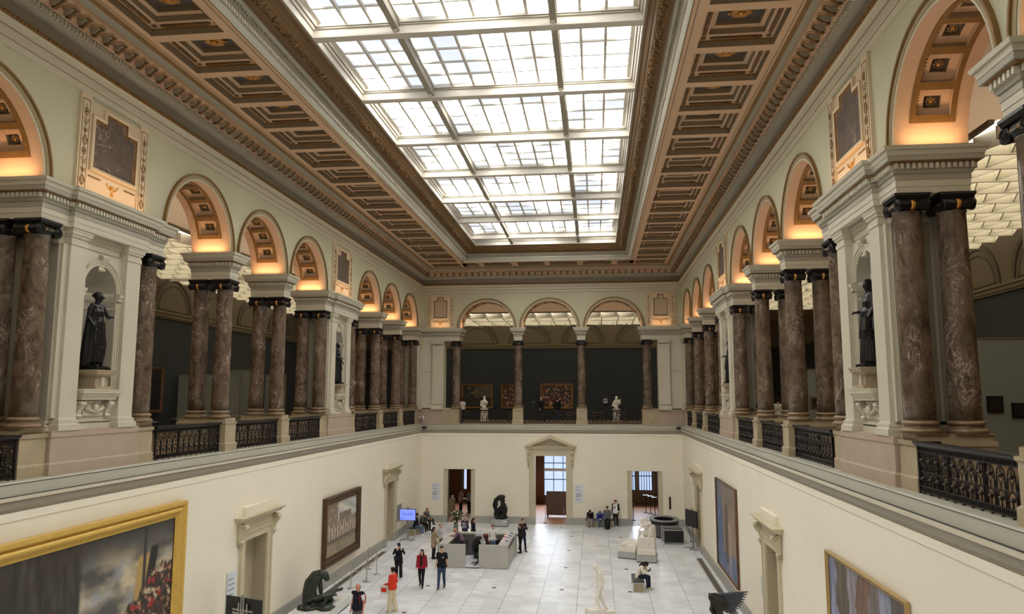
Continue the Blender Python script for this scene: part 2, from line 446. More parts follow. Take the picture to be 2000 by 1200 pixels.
o = b.build('modillion_row'); tag(o, 'row of gilt scroll brackets under the main ceiling cornice', 'bracket row', kind='structure')

# ---- upper wall with arched openings
def arch_wall(b, h, u0, u1, z0, z1, arcs, m, n=24):
    cur = u0
    for uc, r in arcs:
        b.quad((h, cur, z0), (h, uc - r, z0), (h, uc - r, z1), (h, cur, z1), m)
        for i in range(n):
            t0 = pi * i / n; t1 = pi * (i + 1) / n
            a0, c0 = uc - r * cos(t0), z0 + r * sin(t0); a1, c1 = uc - r * cos(t1), z0 + r * sin(t1)
            b.quad((h, a0, c0), (h, a1, c1), (h, a1, z1), (h, a0, z1), m)
        cur = uc + r
    b.quad((h, cur, z0), (h, u1, z0), (h, u1, z1), (h, cur, z1), m)
for k, (fr, u0, u1) in enumerate((('L', U0, 50.3), ('R', U0, 50.3), ('F', C0 - 8.93, C0 + 8.93))):
    arcs = [(4.07, RA)] + [(a, RA) for a in ARCHES] if fr != 'F' else [(a, RA) for a in FARC]
    b = MB(FR[fr]); arch_wall(b, 8.93, u0, u1, ZS, 15.45, arcs, 'upper_wall'); arch_wall(b, 10.28, u0 - (1.35 if fr == 'F' else 0), u1 + 1.35, ZS, 15.45, arcs, 'vault_peach')
    structure(b.build('wall_%s_upper' % {'L': 'left', 'R': 'right', 'F': 'back'}[fr]))

# ---- the arch: vaulted reveal with gilt band, seven coffers and a moulded archivolt
def make_arch():
    t = thing('arch', '', 'arch')
    def patch(b, x0, x1, a0, a1, r, m, n=3, r1=None):
        for i in range(n):
            t0 = a0 + (a1 - a0) * i / n; t1 = a0 + (a1 - a0) * (i + 1) / n
            b.quad((x0, -r * cos(t0), r * sin(t0)), (x1, -r * cos(t0), r * sin(t0)), (x1, -r * cos(t1), r * sin(t1)), (x0, -r * cos(t1), r * sin(t1)), m)
    def rad(b, x0, x1, a, r0, r1, m):
        b.quad((x0, -r0 * cos(a), r0 * sin(a)), (x1, -r0 * cos(a), r0 * sin(a)), (x1, -r1 * cos(a), r1 * sin(a)), (x0, -r1 * cos(a), r1 * sin(a)), m)
    def side(b, x, a0, a1, r0, r1, m, n=3):
        for i in range(n):
            t0 = a0 + (a1 - a0) * i / n; t1 = a0 + (a1 - a0) * (i + 1) / n
            b.quad((x, -r0 * cos(t0), r0 * sin(t0)), (x, -r0 * cos(t1), r0 * sin(t1)), (x, -r1 * cos(t1), r1 * sin(t1)), (x, -r1 * cos(t0), r1 * sin(t0)), m)
    A0 = radians(15); A1 = pi - A0; X0, X1 = .27, 1.10
    b = MB()
    patch(b, 0, X0, 0, pi, RA, 'soffit_warm_lit', 24); patch(b, X1, 1.35, 0, pi, RA, 'soffit_warm_lit', 24)
    patch(b, X0, X1, 0, A0, RA, 'soffit_warm_lit', 3); patch(b, X0, X1, A1, pi, RA, 'soffit_warm_lit', 3)
    b.build('soffit', t)
    rg = RA - .02; n = 7; w = (A1 - A0) / n; x0, x1 = X0 + .10, X1 - .10; g = radians(2.3)
    b = MB()
    patch(b, X0, x0, A0, A1, rg, 'gold_paint', 21); patch(b, x1, X1, A0, A1, rg, 'gold_paint', 21)
    side(b, X0, A0, A1, rg, RA, 'gold_paint', 21); side(b, X1, A0, A1, rg, RA, 'gold_paint', 21)
    rad(b, X0, X1, A0, rg, RA, 'gold_paint'); rad(b, X0, X1, A1, rg, RA, 'gold_paint')
    for k in range(n + 1):
        a = A0 + w * k
        lo = a - (0 if k == 0 else g); hi = a + (0 if k == n else g)
        if k == 0: hi = a + 2 * g
        if k == n: lo = a - 2 * g
        patch(b, x0, x1, lo, hi, rg, 'gold_paint', 1)
    b.build('gilt_band', t)
    for k in range(n):
        a = A0 + w * k + (2 * g if k == 0 else g); c = A0 + w * (k + 1) - (2 * g if k == n - 1 else g)
        b = MB(); r1 = RA + .10; r2 = RA + .22
        for xx in (x0, x1): side(b, xx, a, c, rg, r1, 'coffer_cream', 2)
        for aa in (a, c): rad(b, x0, x1, aa, rg, r1, 'coffer_grey')
        m0 = a + (c - a) * .27; m1 = c - (c - a) * .27; y0 = x0 + .16; y1 = x1 - .16
        patch(b, x0, y0, a, c, r1, 'coffer_cream', 2); patch(b, y1, x1, a, c, r1, 'coffer_cream', 2)
        patch(b, y0, y1, a, m0, r1, 'coffer_cream', 1); patch(b, y0, y1, m1, c, r1, 'coffer_cream', 1)
        for xx in (y0, y1): side(b, xx, m0, m1, r1, r2, 'coffer_grey', 1)
        for aa in (m0, m1): rad(b, y0, y1, aa, r1, r2, 'coffer_grey')
        patch(b, y0, y1, m0, m1, r2, 'coffer_grey', 1)
        for q in range(8):      # little egg row along the coffer edge
            aa = a + (c - a) * (q + .5) / 8
            b.ball((x0 + .02, -(rg + .03) * cos(aa), (rg + .03) * sin(aa)), .022, 'gold_paint', 5, 3)
        cf = b.build('coffer', t)
        am = (a + c) / 2; b = MB(); cx = (y0 + y1) / 2; rr = r2 - .06
        ctr = (cx, -rr * cos(am), rr * sin(am))
        b.ball(ctr, .05, 'gold_bright', 8, 5)
        ta = Vector((0, sin(am), cos(am))); tx = Vector((1, 0, 0))
        for q in range(8):
            v = tx * cos(q * pi / 4) + ta * sin(q * pi / 4); p = Vector(ctr) + v * .075
            b.ball(tuple(p), .035, 'bronze_gold', 6, 4)
        b.build('rosette', cf)
    b = MB()
    for r0, r1, px, m in ((RA, RA + .05, .03, 'pale_stone'), (RA + .05, RA + .16, .045, 'arch_olive'), (RA + .16, RA + .21, .085, 'gold_paint')):
        patch(b, -px, 0, 0, pi, r0, m, 24); patch(b, -px, 0, 0, pi, r1, m, 24)
        side(b, -px, 0, pi, r0, r1, m, 24)
    b.build('archivolt', t)
    return t
mat('arch_olive', (158, 140, 104), 0.6)
proto_arch = make_arch(); used = [False]
ORDA = {}
def put_arch(fr, u, words):
    o = proto_arch if not used[0] else copy_tree(proto_arch); used[0] = True
    place(o, fr, 8.93, u, ZS); o['label'] = words; o['group'] = 'coffered arches of the upper gallery'
for fr in 'LR':
    for i, u in enumerate(reversed(ARCHES)):
        put_arch(fr, u, '%s coffered arch from the far corner, %s' % (ORD[i + 1], SIDE[fr]))
for i, u in enumerate(FARC):
    put_arch('F', u, 'coffered arch of the far gallery, ' + ['over the landscape painting', 'over the large dark painting with figures', 'over the bare dark wall'][i])

# ---- columns
def make_column():
    t = thing('marble_column', '', 'column', group='brown marble columns')
    b = MB(); b.lathe([(.34, 0), (.36, .03), (.36, .07), (.33, .10), (.30, .105), (.285, .14), (.30, .165), (.325, .175), (.325, .215), (.29, .24), (.275, .25)], (0, 0, 0), 'bronze_gold', 24)
    b.box(-.36, .36, -.36, .36, -.001, .012, 'bronze_gold')
    b.build('base', t)
    prof = [(.275, .25)] + [(.275 - .028 * (k / 10) ** 1.6, .25 + 3.97 * k / 10) for k in range(1, 11)] + [(.265, 4.23), (.265, 4.25)]
    b = MB(); b.lathe(prof, (0, 0, 0), 'column_marble', 28); b.build('shaft', t)
    b = MB()
    b.lathe([(.25, 4.25), (.30, 4.31), (.31, 4.36), (.27, 4.40)], (0, 0, 0), 'black_metal', 20)
    b.stack(-.27, .27, -.27, .27, [(4.47, 4.53, .03, .05), (4.53, 4.58, .06, .06)], 'black_metal')
    b.box(-.25, .25, -.27, .27, 4.38, 4.47, 'black_metal')
    cap = b.build('capital', t)
    for s in (-1, 1):
        b = MB()
        b.lathe([(.0, -.285), (.125, -.285), (.125, -.24), (.10, -.15), (.085, -.04), (.085, .04), (.10, .15), (.125, .24), (.125, .285), (0, .285)], (0, s * .27, 4.35), 'black_metal', 16, axis='x')
        b.build('bolster', cap)
        b = MB(); b.lathe([(.092, -.035), (.096, 0), (.092, .035)], (0, s * .27, 4.35), 'gold_bright', 14, axis='x'); b.build('gold_band', cap)
        for e in (-1, 1):
            b = MB(); pts = []
            for k in range(30):
                a = k / 29 * 4.2 * pi; r = .105 * (1 - k / 32)
                pts.append((e * .29, s * .27 + r * cos(a) * s, 4.35 + r * sin(a)))
            b.tube(pts, .013, 'iron', 4); b.ball((e * .29, s * .27, 4.35), .025, 'iron', 6, 4)
            b.build('volute_scroll', cap)
    for e in (-1, 1):
        b = MB()
        for yy in (-.09, 0, .09): b.ball((e * .275, yy, 4.36), (.02, .04, .045), 'gold', 8, 5)
        b.build('gilt_eggs', cap)
    return t
proto_col = make_column(); usedc = [False]
def put_col(fr, h, u, words):
    o = proto_col if not usedc[0] else copy_tree(proto_col); usedc[0] = True
    place(o, fr, h, u, 7.55); o['label'] = words; o['group'] = 'brown marble columns around the gallery'
PIERS = [(ENDC, 'far corner pier'), (45.1, 'first free pier from far corner'), (40.75, 'second free pier from far corner'), (36.35, 'distant niche pier, far end'), (32.25, 'distant niche pier, near end'),
         (27.8, 'last pier before distant niche'), (23.45, 'first pier beyond close niche'), (19.05, 'close niche pier, far end'), (14.95, 'close niche pier, near end'), (10.6, 'pier before the close niche'), (6.25, 'pier beside the camera')]
for fr in 'LR':
    for u, w in PIERS:
        put_col(fr, 9.2, u, 'front marble column, %s, %s' % (w, SIDE[fr]))
        put_col(fr, 10.02, u, 'rear marble column, %s, %s' % (w, SIDE[fr]))
for i, u in enumerate(FCOL):
    put_col('F', 9.2, u, 'brown marble column of the far colonnade, ' + ['beside the landscape painting', 'between the landscape and the large dark painting', 'between the large dark painting and bare wall', 'at the bare wall end beside the pilaster'][i])

# ---- pedestals under the column pairs
def make_pedestal(depth, w=.36):
    b = MB()
    b.stack(-.36, depth, -.30, .30, [(0, .24, .09, .09), (.24, .28, .09, .05), (.28, .84, .05, .05), (.84, .88, .05, .08), (.88, .93, .08, .08), (.93, 1.05, .03, .03)], 'tan_stone')
    return b
def put_ped(fr, u, words, depth=1.2):
    b = make_pedestal(depth); o = b.build('column_pedestal'); place(o, fr, 9.2, u, 6.5)
    tag(o, words, 'pedestal', 'stone pedestals under the columns')
for fr in 'LR':
    for u, w in PIERS:
        if u in PAIR: put_ped(fr, u, 'tan stone pedestal, %s, %s' % (w, SIDE[fr]))
for i in (1, 2): put_ped('F', FCOL[i], 'tan stone pedestal of the far colonnade, ' + ['', 'between landscape and large dark painting', 'between large dark painting and bare wall'][i], .33)

# ---- entablature blocks
ENT = [(0, .13, 0, 0, 'pale_stone'), (.13, .26, .012, .012, 'pale_stone'), (.26, .38, .024, .024, 'grey_stone'), (.38, .44, .05, .07, 'grey_stone'), (.44, .57, .07, .07, 'grey_stone'), (.57, .60, .12, .16, 'gold_paint'), (.60, .70, .20, .20, 'grey_stone'), (.70, .80, .21, .24, 'pale_stone'), (.80, .87, .27, .29, 'pale_stone')]
def ent_block(h0, h1, u0, u1):
    b = MB(); b.stack(h0, h1, u0, u1, ENT, 'pale_stone')
    step = .105
    for (a0, a1, fixed) in ((u0 - .07, u1 + .07, 'h'), (h0 - .07, h1 + .07, 'u')):
        n = max(2, int((a1 - a0) / step)); w = (a1 - a0) / n
        for i in range(n):
            c = a0 + w * (i + .5)
            if fixed == 'h':
                for hh in (h0 - .10, h1 + .10): b.box(hh - .03, hh + .03, c - .03, c + .03, .46, .56, 'pale_stone')
            else:
                for uu in (u0 - .10, u1 + .10): b.box(c - .03, c + .03, uu - .03, uu + .03, .46, .56, 'pale_stone')
    return b
for fr in 'LR':
    for u, w in PIERS:
        if u in PAIR:
            o = ent_block(-.27, 1.08, -.27, .27).build('entablature_block'); place(o, fr, 9.2, u, 12.13)
            tag(o, 'dentilled cornice block, %s, %s' % (w, SIDE[fr]), 'entablature', 'cornice blocks on the column pairs')
for i in (1, 2):
    o = ent_block(-.27, .27, -.27, .27).build('entablature_block'); place(o, 'F', 9.2, FCOL[i], 12.13)
    tag(o, 'small dentilled cornice block of the far colonnade, ' + ['', 'between landscape and large dark painting', 'between large dark painting and bare wall'][i], 'entablature', 'cornice blocks on the column pairs')

# ---- niche piers
def scroll(b, x, y, z, s, m, w):
    """S-shaped console seen from the side; x outward depth decreasing, front towards -x"""
    pts = [(x - .22 * s, z), (x - .27 * s, z - .07 * s), (x - .22 * s, z - .16 * s), (x - .12 * s, z - .28 * s), (x - .07 * s, z - .42 * s), (x - .10 * s, z - .50 * s)]
    prof = [(x, z + .06 * s)] + [(px, pz) for px, pz in pts] + [(x, z - .56 * s)]
    n = len(prof)
    vs = [(px, y - w, pz) for px, pz in prof] + [(px, y + w, pz) for px, pz in prof]
    fs = [tuple(range(n)), tuple(range(n, 2 * n))[::-1]] + [(i, (i + 1) % n, n + (i + 1) % n, n + i) for i in range(n)]
    b.add(vs, fs, m)
    for (cx, cz, r) in ((x - .17 * s, z - .06 * s, .09 * s), (x - .07 * s, z - .49 * s, .055 * s)):
        b.lathe([(0, -w - .015), (r, -w - .015), (r, w + .015), (0, w + .015)], (cx, y, cz), m, 16, axis='y', smooth=False)
        for e in (-1, 1): b.tube([(cx + r * (.85 - .7 * q / 14) * cos(q * .75), y + e * (w + .02), cz + r * (.85 - .7 * q / 14) * sin(q * .75)) for q in range(15)], .012 * s, m, 4)
def make_niche():
    t = thing('niche_pier', '', 'pier', group='niche piers of the galleries')
    Z0 = 7.47
    zc = 10.85; r = .62; sill = 8.42; PS = 'pale_stone'
    b = MB()
    # body front with arched opening at x=.17
    X = .17
    b.quad((X, -1.5, Z0), (X, 1.5, Z0), (X, 1.5, sill), (X, -1.5, sill), PS)
    b.quad((X, -1.5, sill), (X, -r, sill), (X, -r, zc), (X, -1.5, zc), PS); b.quad((X, r, sill), (X, 1.5, sill), (X, 1.5, zc), (X, r, zc), PS)
    b.T = lambda h, u, z: (h, u, z)
    arch_wall(b, X, -1.5, 1.5, zc, 12.13, [(0, r)], PS, 16)
    b.quad((X, -1.5, Z0), (X, -1.5, 12.13), (1.38, -1.5, 12.13), (1.38, -1.5, Z0), 'grey_stone')
    b.quad((X, 1.5, Z0), (X, 1.5, 12.13), (1.38, 1.5, 12.13), (1.38, 1.5, Z0), 'grey_stone')
    b.quad((1.38, -1.5, Z0), (1.38, 1.5, Z0), (1.38, 1.5, 12.13), (1.38, -1.5, 12.13), 'grey_stone')
    b.box(.9, 1.45, -1.62, -1.3, Z0 + .3, 12.0, 'grey_stone'); b.box(.9, 1.45, 1.3, 1.62, Z0 + .3, 12.0, 'grey_stone')
    b.build('pier_body', t)
    b = MB()   # concave niche
    b.lathe([(r, sill), (r, zc)], (X, 0, 0), 'grey_stone', 16, a0=-pi / 2, a1=pi / 2)
    b.lathe([(r * cos(k * pi / 16), zc + r * sin(k * pi / 16)) for k in range(9)], (X, 0, 0), 'grey_stone', 16, a0=-pi / 2, a1=pi / 2)
    b.lathe([(0, sill), (r, sill)], (X, 0, 0), 'grey_stone', 16, a0=-pi / 2, a1=pi / 2)
    b.lathe([(r + .0, zc - .22), (r - .03, zc - .20), (r - .03, zc - .12), (r - .06, zc - .08), (r - .06, zc - .02), (r, zc)], (X, 0, 0), PS, 16, a0=-pi / 2, a1=pi / 2)
    b.lathe([(r, zc - .42), (r - .02, zc - .41), (r - .02, zc - .38), (r, zc - .37)], (X, 0, 0), PS, 16, a0=-pi / 2, a1=pi / 2)
    b.build('niche', t)
    b = MB()   # frame of the niche
    for r0, r1, px in ((r, r + .05, .03), (r + .05, r + .11, .05), (r + .11, r + .14, .08)):
        for i in range(20):
            t0 = pi * i / 20; t1 = pi * (i + 1) / 20
            f = lambda rr, a, xx: (xx, -rr * cos(a), zc + rr * sin(a))
            b.quad(f(r0, t0, X - px), f(r1, t0, X - px), f(r1, t1, X - px), f(r0, t1, X - px), PS)
            b.quad(f(r1, t0, X - px), f(r1, t0, X), f(r1, t1, X), f(r1, t1, X - px), PS)
            b.quad(f(r0, t0, X - px), f(r0, t0, X), f(r0, t1, X), f(r0, t1, X - px), PS)
        for s in (-1, 1):
            y0, y1 = sorted((s * r0, s * r1)); b.box(X - px, X, y0, y1, sill, zc - .22, PS)
    for s in (-1, 1):
        y0, y1 = sorted((s * (r - .0), s * (r + .15)))
        b.box(X - .10, X, y0, y1, zc - .20, zc - .10, PS); b.box(X - .13, X, y0, y1, zc - .10, zc - .02, PS)
    b.build('niche_frame', t)
    b = MB(); scroll(b, X + .04, 0, zc + r + .24, .68, PS, .10); b.build('keystone', t)
    for s in (-1, 1):
        b = MB(); y0, y1 = sorted((s * .77, s * 1.33))
        b.box(0, .2, y0, y1, 7.75, 11.75, PS); b.box(.08, .3, *sorted((s * 1.33, s * 1.47)), 7.75, 11.75, PS)
        b.stack(0, .2, y0, y1, [(11.75, 11.85, .02, .02), (11.85, 11.93, 0, 0), (11.93, 12.0, .03, .05), (12.0, 12.06, .07, .07), (12.06, 12.13, .08, .10)], PS)
        b.stack(0, .2, y0, y1, [(Z0, 7.60, .09, .09), (7.60, 7.64, .07, .04), (7.64, 7.70, .05, .05), (7.70, 7.76, .02, 0)], PS)
        b.build('pilaster', t)
    b = MB()
    b.stack(.2, 1.38, -1.5, 1.5, [(Z0, 7.60, .05, .05), (7.60, 7.64, .03, .03), (7.64, 7.70, .035, .035), (7.70, 7.75, .0, .0)], PS)
    b.build('base_moulding', t); b = MB()
    b.stack(.2, 1.38, -1.5, 1.5, [(11.75, 11.85, .02, .02), (11.95, 12.05, .05, .07), (12.05, 12.13, .09, .10)], PS)
    b.build('top_moulding', t)
    b = MB()   # raised field above the niche
    for y0, y1, z0, z1 in ((-.70, .70, 11.98, 12.0), (-.70, -.68, 11.80, 12.0), (.68, .70, 11.80, 12.0), (-.70, .70, 11.79, 11.81)):
        b.box(X - .02, X, y0, y1, z0, z1, 'grey_stone')
    b.build('field_frame', t)
    b = MB()
    b.stack(-.02, .2, -.62, .62, [(8.16, 8.24, .0, .02), (8.24, 8.32, .04, .08), (8.32, 8.38, .10, .10), (8.38, 8.42, .11, .12)], PS)
    b.build('shelf', t)
    for s in (-1, 1):
        b = MB(); scroll(b, X, s * .52, 8.11, .68, PS, .075); b.build('console', t)
    b = MB()
    b.box(X - .05, X, -.36, .36, 7.78, 8.14, PS)
    random.seed(3)
    for k in range(9):
        a = -1.2 + 2.4 * k / 8; b.ball((X - .08, a * .24, 7.92 - .09 * cos(a * 1.2) + .05), (.05, .045, .045), PS, 7, 5)
    b.ball((X - .10, 0, 7.98), (.07, .07, .09), PS, 8, 6)
    b.tube([(X - .07, -.32, 8.10), (X - .08, -.24, 8.0), (X - .06, -.3, 7.86)], .02, PS, 5); b.tube([(X - .07, .32, 8.10), (X - .08, .24, 8.0), (X - .06, .3, 7.86)], .02, PS, 5)
    b.build('garland_relief', t)
    b = MB()
    e = ent_block(0, 1.35, -2.32, 2.32); e2 = ent_block(-.12, .5, -1.45, 1.45)
    for src in (e, e2):
        o0 = len(b.v); b.v += [(q[0], q[1], q[2] + 12.13) for q in src.v]
        for fc, mi, sm in zip(src.f, src.mi, src.sm): b.f.append([i + o0 for i in fc]); b.mi.append(b.mslot(src.mats[mi])); b.sm.append(sm)
    b.build('entablature', t)
    b = MB()
    b.stack(-.02, 1.4, -1.55, 1.55, [(6.5, 6.74, .06, .06), (6.74, 6.78, .06, .02), (6.78, 7.30, .02, .02), (7.30, 7.34, .02, .045), (7.34, 7.47, .045, .045)], 'pink_stucco')
    b.build('stucco_plinth', t)
    for s in (-1, 1):
        b = MB(); y0, y1 = sorted((s * 1.62, s * 2.36))
        b.stack(.06, 1.4, y0, y1, [(6.5, 6.74, .05, .05), (6.74, 6.78, .05, .02), (6.78, 7.34, .02, .02), (7.34, 7.43, .05, .05), (7.43, 7.55, 0, 0)], 'tan_stone')
        b.build('stone_plinth', t)
    return t
protoN = make_niche()
for i, (fr, N) in enumerate((('L', 17.0), ('R', 17.0), ('L', 34.3), ('R', 34.3))):
    o = protoN if i == 0 else copy_tree(protoN); place(o, fr, 8.93, N, 0)
    o['label'] = '%s pier with statue niche above pink plinth, %s' % ('close' if N < 20 else 'distant', SIDE[fr])
    # little stand in the niche
    b = MB(); b.stack(-.3, .3, -.3, .3, [(0, .07, .02, .02), (.07, .30, -.06, -.06), (.30, .36, -.04, .04), (.36, .43, .06, .08), (.43, .46, .09, .09)], 'tan_stone')
    b.box(-.28, -.22, -.06, .06, .07, .30, 'pale_stone')
    s = b.build('statue_plinth'); place(s, fr, 9.12, N, 8.42); tag(s, 'brownish moulded stand in the %s niche, %s' % ('close' if N < 20 else 'distant', SIDE[fr]), 'plinth', 'stands in the niches')

# ---- corner piers and end entablatures
for fr, sgn in (('L', -1), ('R', 1)):
    t = thing('corner_pier', 'pale corner pier with pilasters where the far colonnade meets the gallery, ' + SIDE[fr], 'pier', (C0 + sgn * 8.93, 50.3, 6.5))
    ox, oy = t.location.x, t.location.y
    TL = lambda x, y, z: (sgn * x, y, z)    # local x grows outward
    b = MB(TL)
    b.box(0, 1.4, -.45, 1.4, 1.05, 5.63, 'pale_stone'); b.box(-1.66, 0, 0.02, 1.0, 1.05, 5.63, 'pale_stone'); b.build('pier_body', t)
    b = MB(TL)   # pilaster on the far face, pilaster on the side face
    for (x0, x1, y0, y1) in ((-1.60, -.90, -.12, .02), (-.12, .0, -.42, -.05)):
        b.box(x0, x1, y0, y1, 1.3, 5.25, 'pale_stone')
        b.stack(x0, x1, y0, y1, [(.97, 1.10, .08, .08), (1.10, 1.2, .04, .04), (1.2, 1.25, .05, .03), (5.25, 5.32, .02, .02), (5.4, 5.5, .03, .06), (5.5, 5.63, .08, .1)], 'pale_stone')
    b.box(-.88, -.1, -.03, .02, 3.42, 3.60, 'pale_stone'); b.box(-.88, -.1, -.05, .02, 3.5, 3.54, 'grey_stone')
    b.build('pilaster', t)
    b = MB(TL); b.stack(-1.55, 1.4, -.05, 1.4, [(0, .24, .05, .05), (.24, .84, .0, .0), (.84, .97, .04, .04)], 'pink_stucco')
    b.stack(-.05, 1.4, -.5, 1.4, [(0, .24, .05, .05), (.24, .84, .0, .0), (.84, .97, .04, .04)], 'pink_stucco'); b.build('stucco_plinth', t)
    b = MB(TL); b.stack(-2.75, -1.55, 0.0, 1.0, [(0, .24, .05, .05), (.24, .28, .05, .02), (.28, .84, .02, .02), (.84, .93, .05, .05), (.93, 1.05, 0, 0)], 'tan_stone'); b.build('stone_plinth', t); b = MB(TL)
    b.stack(0.0, 1.4, -1.2, -.5, [(0, .24, .05, .05), (.24, .28, .05, .02), (.28, .84, .02, .02), (.84, .93, .05, .05), (.93, 1.05, 0, 0)], 'tan_stone'); b.build('stone_plinth', t)
    b = MB(TL)
    for src in (ent_block(0, 1.35, -1.12, 1.3), ent_block(-2.74 , 0.1, 0, 1.35)):
        o0 = len(b.v); b.v += [TL(q[0], q[1], q[2] + 5.63) for q in src.v]
        for fc, mi, sm in zip(src.f, src.mi, src.sm): b.f.append([i + o0 for i in fc]); b.mi.append(b.mslot(src.mats[mi])); b.sm.append(sm)
    b.build('entablature', t)

# ---- marble wall panels above the niches and in the corners
def grotesque(b, x, yc, z0, z1, w, m='gold_paint', seed=1):
    """climbing ornament in low relief"""
    rnd = random.Random(seed); z = z0 + .04; k = 0
    b.tube([(x, yc, z0 + .02), (x, yc, z1 - .05)], .006, m, 4)
    while z < z1 - .12:
        kind = k % 4
        if kind == 0:
            for s in (-1, 1):
                pts = [(x - .012, yc + s * w * .42 * sin(q / 8 * pi) * (1 - .3 * q / 8), z + .24 * q / 8) for q in range(9)]
                b.tube(pts, .011, m, 4)
                b.ball((x - .012, yc + s * w * .25, z + .13), (.012, .03, .02), m, 6, 4)
            z += .28
        elif kind == 1:
            b.ball((x - .015, yc, z + .07), (.015, w * .22, .045), m, 8, 5); b.tube([(x - .01, yc - w * .38, z + .12), (x - .01, yc, z + .07), (x - .01, yc + w * .38, z + .12)], .010, m, 4)
            z += .2
        elif kind == 2:
            for s in (-1, 1):
                for q in range(3): b.ball((x - .01, yc + s * (.03 + .02 * q), z + .05 + .05 * q), (.01, .024, .014), m, 6, 4)
            z += .22
        else:
            b.tube([(x - .012, yc + w * .25 * cos(a), z + .12 + .09 * sin(a)) for a in [q * pi / 5 for q in range(11)]], .010, m, 4); b.ball((x - .012, yc, z + .12), .022, m, 6, 4)
            z += .27
        k += 1
def make_panel(wide=1.33, slab=True):
    t = thing('wall_tablet', '', 'wall panel')
    z1 = 2.42
    sw = .36
    for s in (-1, 1):
        y0, y1 = sorted((s * (wide - sw), s * wide))
        b = MB(); b.box(-.07, 0, y0, y1, 0, z1, 'panel_cream')
        for a0, a1, c0, c1 in ((y0 + .05, y1 - .05, .10, .12), (y0 + .05, y1 - .05, z1 - .16, z1 - .14), (y0 + .05, y0 + .062, .10, z1 - .14), (y1 - .062, y1 - .05, .10, z1 - .14)): b.box(-.078, -.07, a0, a1, c0, c1, 'gold_paint')
        p = b.build('ornament_strip', t)
        b = MB(); grotesque(b, -.075, (y0 + y1) / 2, .14, z1 - .2, sw * .6, seed=5 + s); b.build('gilt_relief', p)
    hw = wide - sw - .06
    b = MB(); b.box(-.04, 0, -hw - .06, hw + .06, 0, z1 - .1, 'panel_cream'); b.build('field', t)
    # stepped frame round the slab
    zb = .62; zt = z1 - .42; n = hw * .55
    outer = [(-hw, zb), (hw, zb), (hw, zt), (n, zt), (n, zt + .26), (-n, zt + .26), (-n, zt), (-hw, zt)]
    def inset(pts, d):
        out = []
        for i, p in enumerate(pts):
            a = Vector(pts[i - 1]); c = Vector(pts[(i + 1) % len(pts)]); q = Vector(p)
            e1 = (q - a).normalized(); e2 = (c - q).normalized()
            n1 = Vector((-e1.y, e1.x)); n2 = Vector((-e2.y, e2.x)); out.append(tuple(q + (n1 + n2) * d))
        return out
    rings = [(outer, -.04), (outer, -.10), (inset(outer, .035), -.12), (inset(outer, .09), -.10), (inset(outer, .10), -.07), (inset(outer, .155), -.045)]
    b = MB()
    mm = ['panel_cream', 'panel_cream', 'panel_cream', 'gold_paint', 'leaf_gold']
    for (A, xa), (B, xb), m in zip(rings[:-1], rings[1:], mm):
        for i in range(8): b.quad((xa, *A[i]), (xa, *A[(i + 1) % 8]), (xb, *B[(i + 1) % 8]), (xb, *B[i]), m)
    b.build('moulded_frame', t)
    b = MB(); I = inset(outer, .13)
    b.add([(-.048, *p) for p in I] + [(-.041, *p) for p in I], [(0, 1, 2, 7), (6, 3, 4, 5), (2, 3, 6, 7)], 'panel_marble' if slab else 'panel_grey')
    b.build('marble_slab' if slab else 'plain_slab', t)
    b = MB()   # gilt basket below and bead strips
    b.ball((-.05, 0, .40), (.03, .10, .05), 'gold_bright', 8, 5); b.ball((-.05, 0, .24), (.02, .06, .06), 'gold_bright', 8, 5)
    for s in (-1, 1):
        b.tube([(-.05, s * .05, .33), (-.05, s * .16, .38), (-.05, s * .22, .48)], .014, 'gold_bright', 5)
        b.box(-.05, -.04, *sorted((s * (hw - .45), s * hw)), .46, .50, 'gold_paint')
    b.build('gilt_basket', t)
    return t
mat('panel_cream', (214, 196, 164), 0.65); mat('panel_grey', (178, 160, 136), 0.7)
pp = make_panel()
for i, (fr, N) in enumerate((('L', 16.9), ('R', 16.9), ('L', 34.0), ('R', 34.0))):
    o = pp if i == 0 else copy_tree(pp); place(o, fr, 8.93, N, 13.02)
    o['label'] = 'dark marble slab in gilt stepped frame over the %s niche, %s' % ('close' if N < 20 else 'distant', SIDE[fr]); o['group'] = 'marble wall panels'
pq = make_panel(.98, False)
for i, (fr, w) in enumerate((('L', 'battle painting side'), ('R', 'blue painting side'))):
    o = pq if i == 0 else copy_tree(pq); o.location = (C0 + (-8.93 + 1.42 if i == 0 else 8.93 - 1.42) , 50.3, 13.02); o.rotation_euler = (0, 0, ROT['F'])
    o['label'] = 'pale gilt-striped wall panel in the far corner, ' + w; o['group'] = 'corner wall panels'

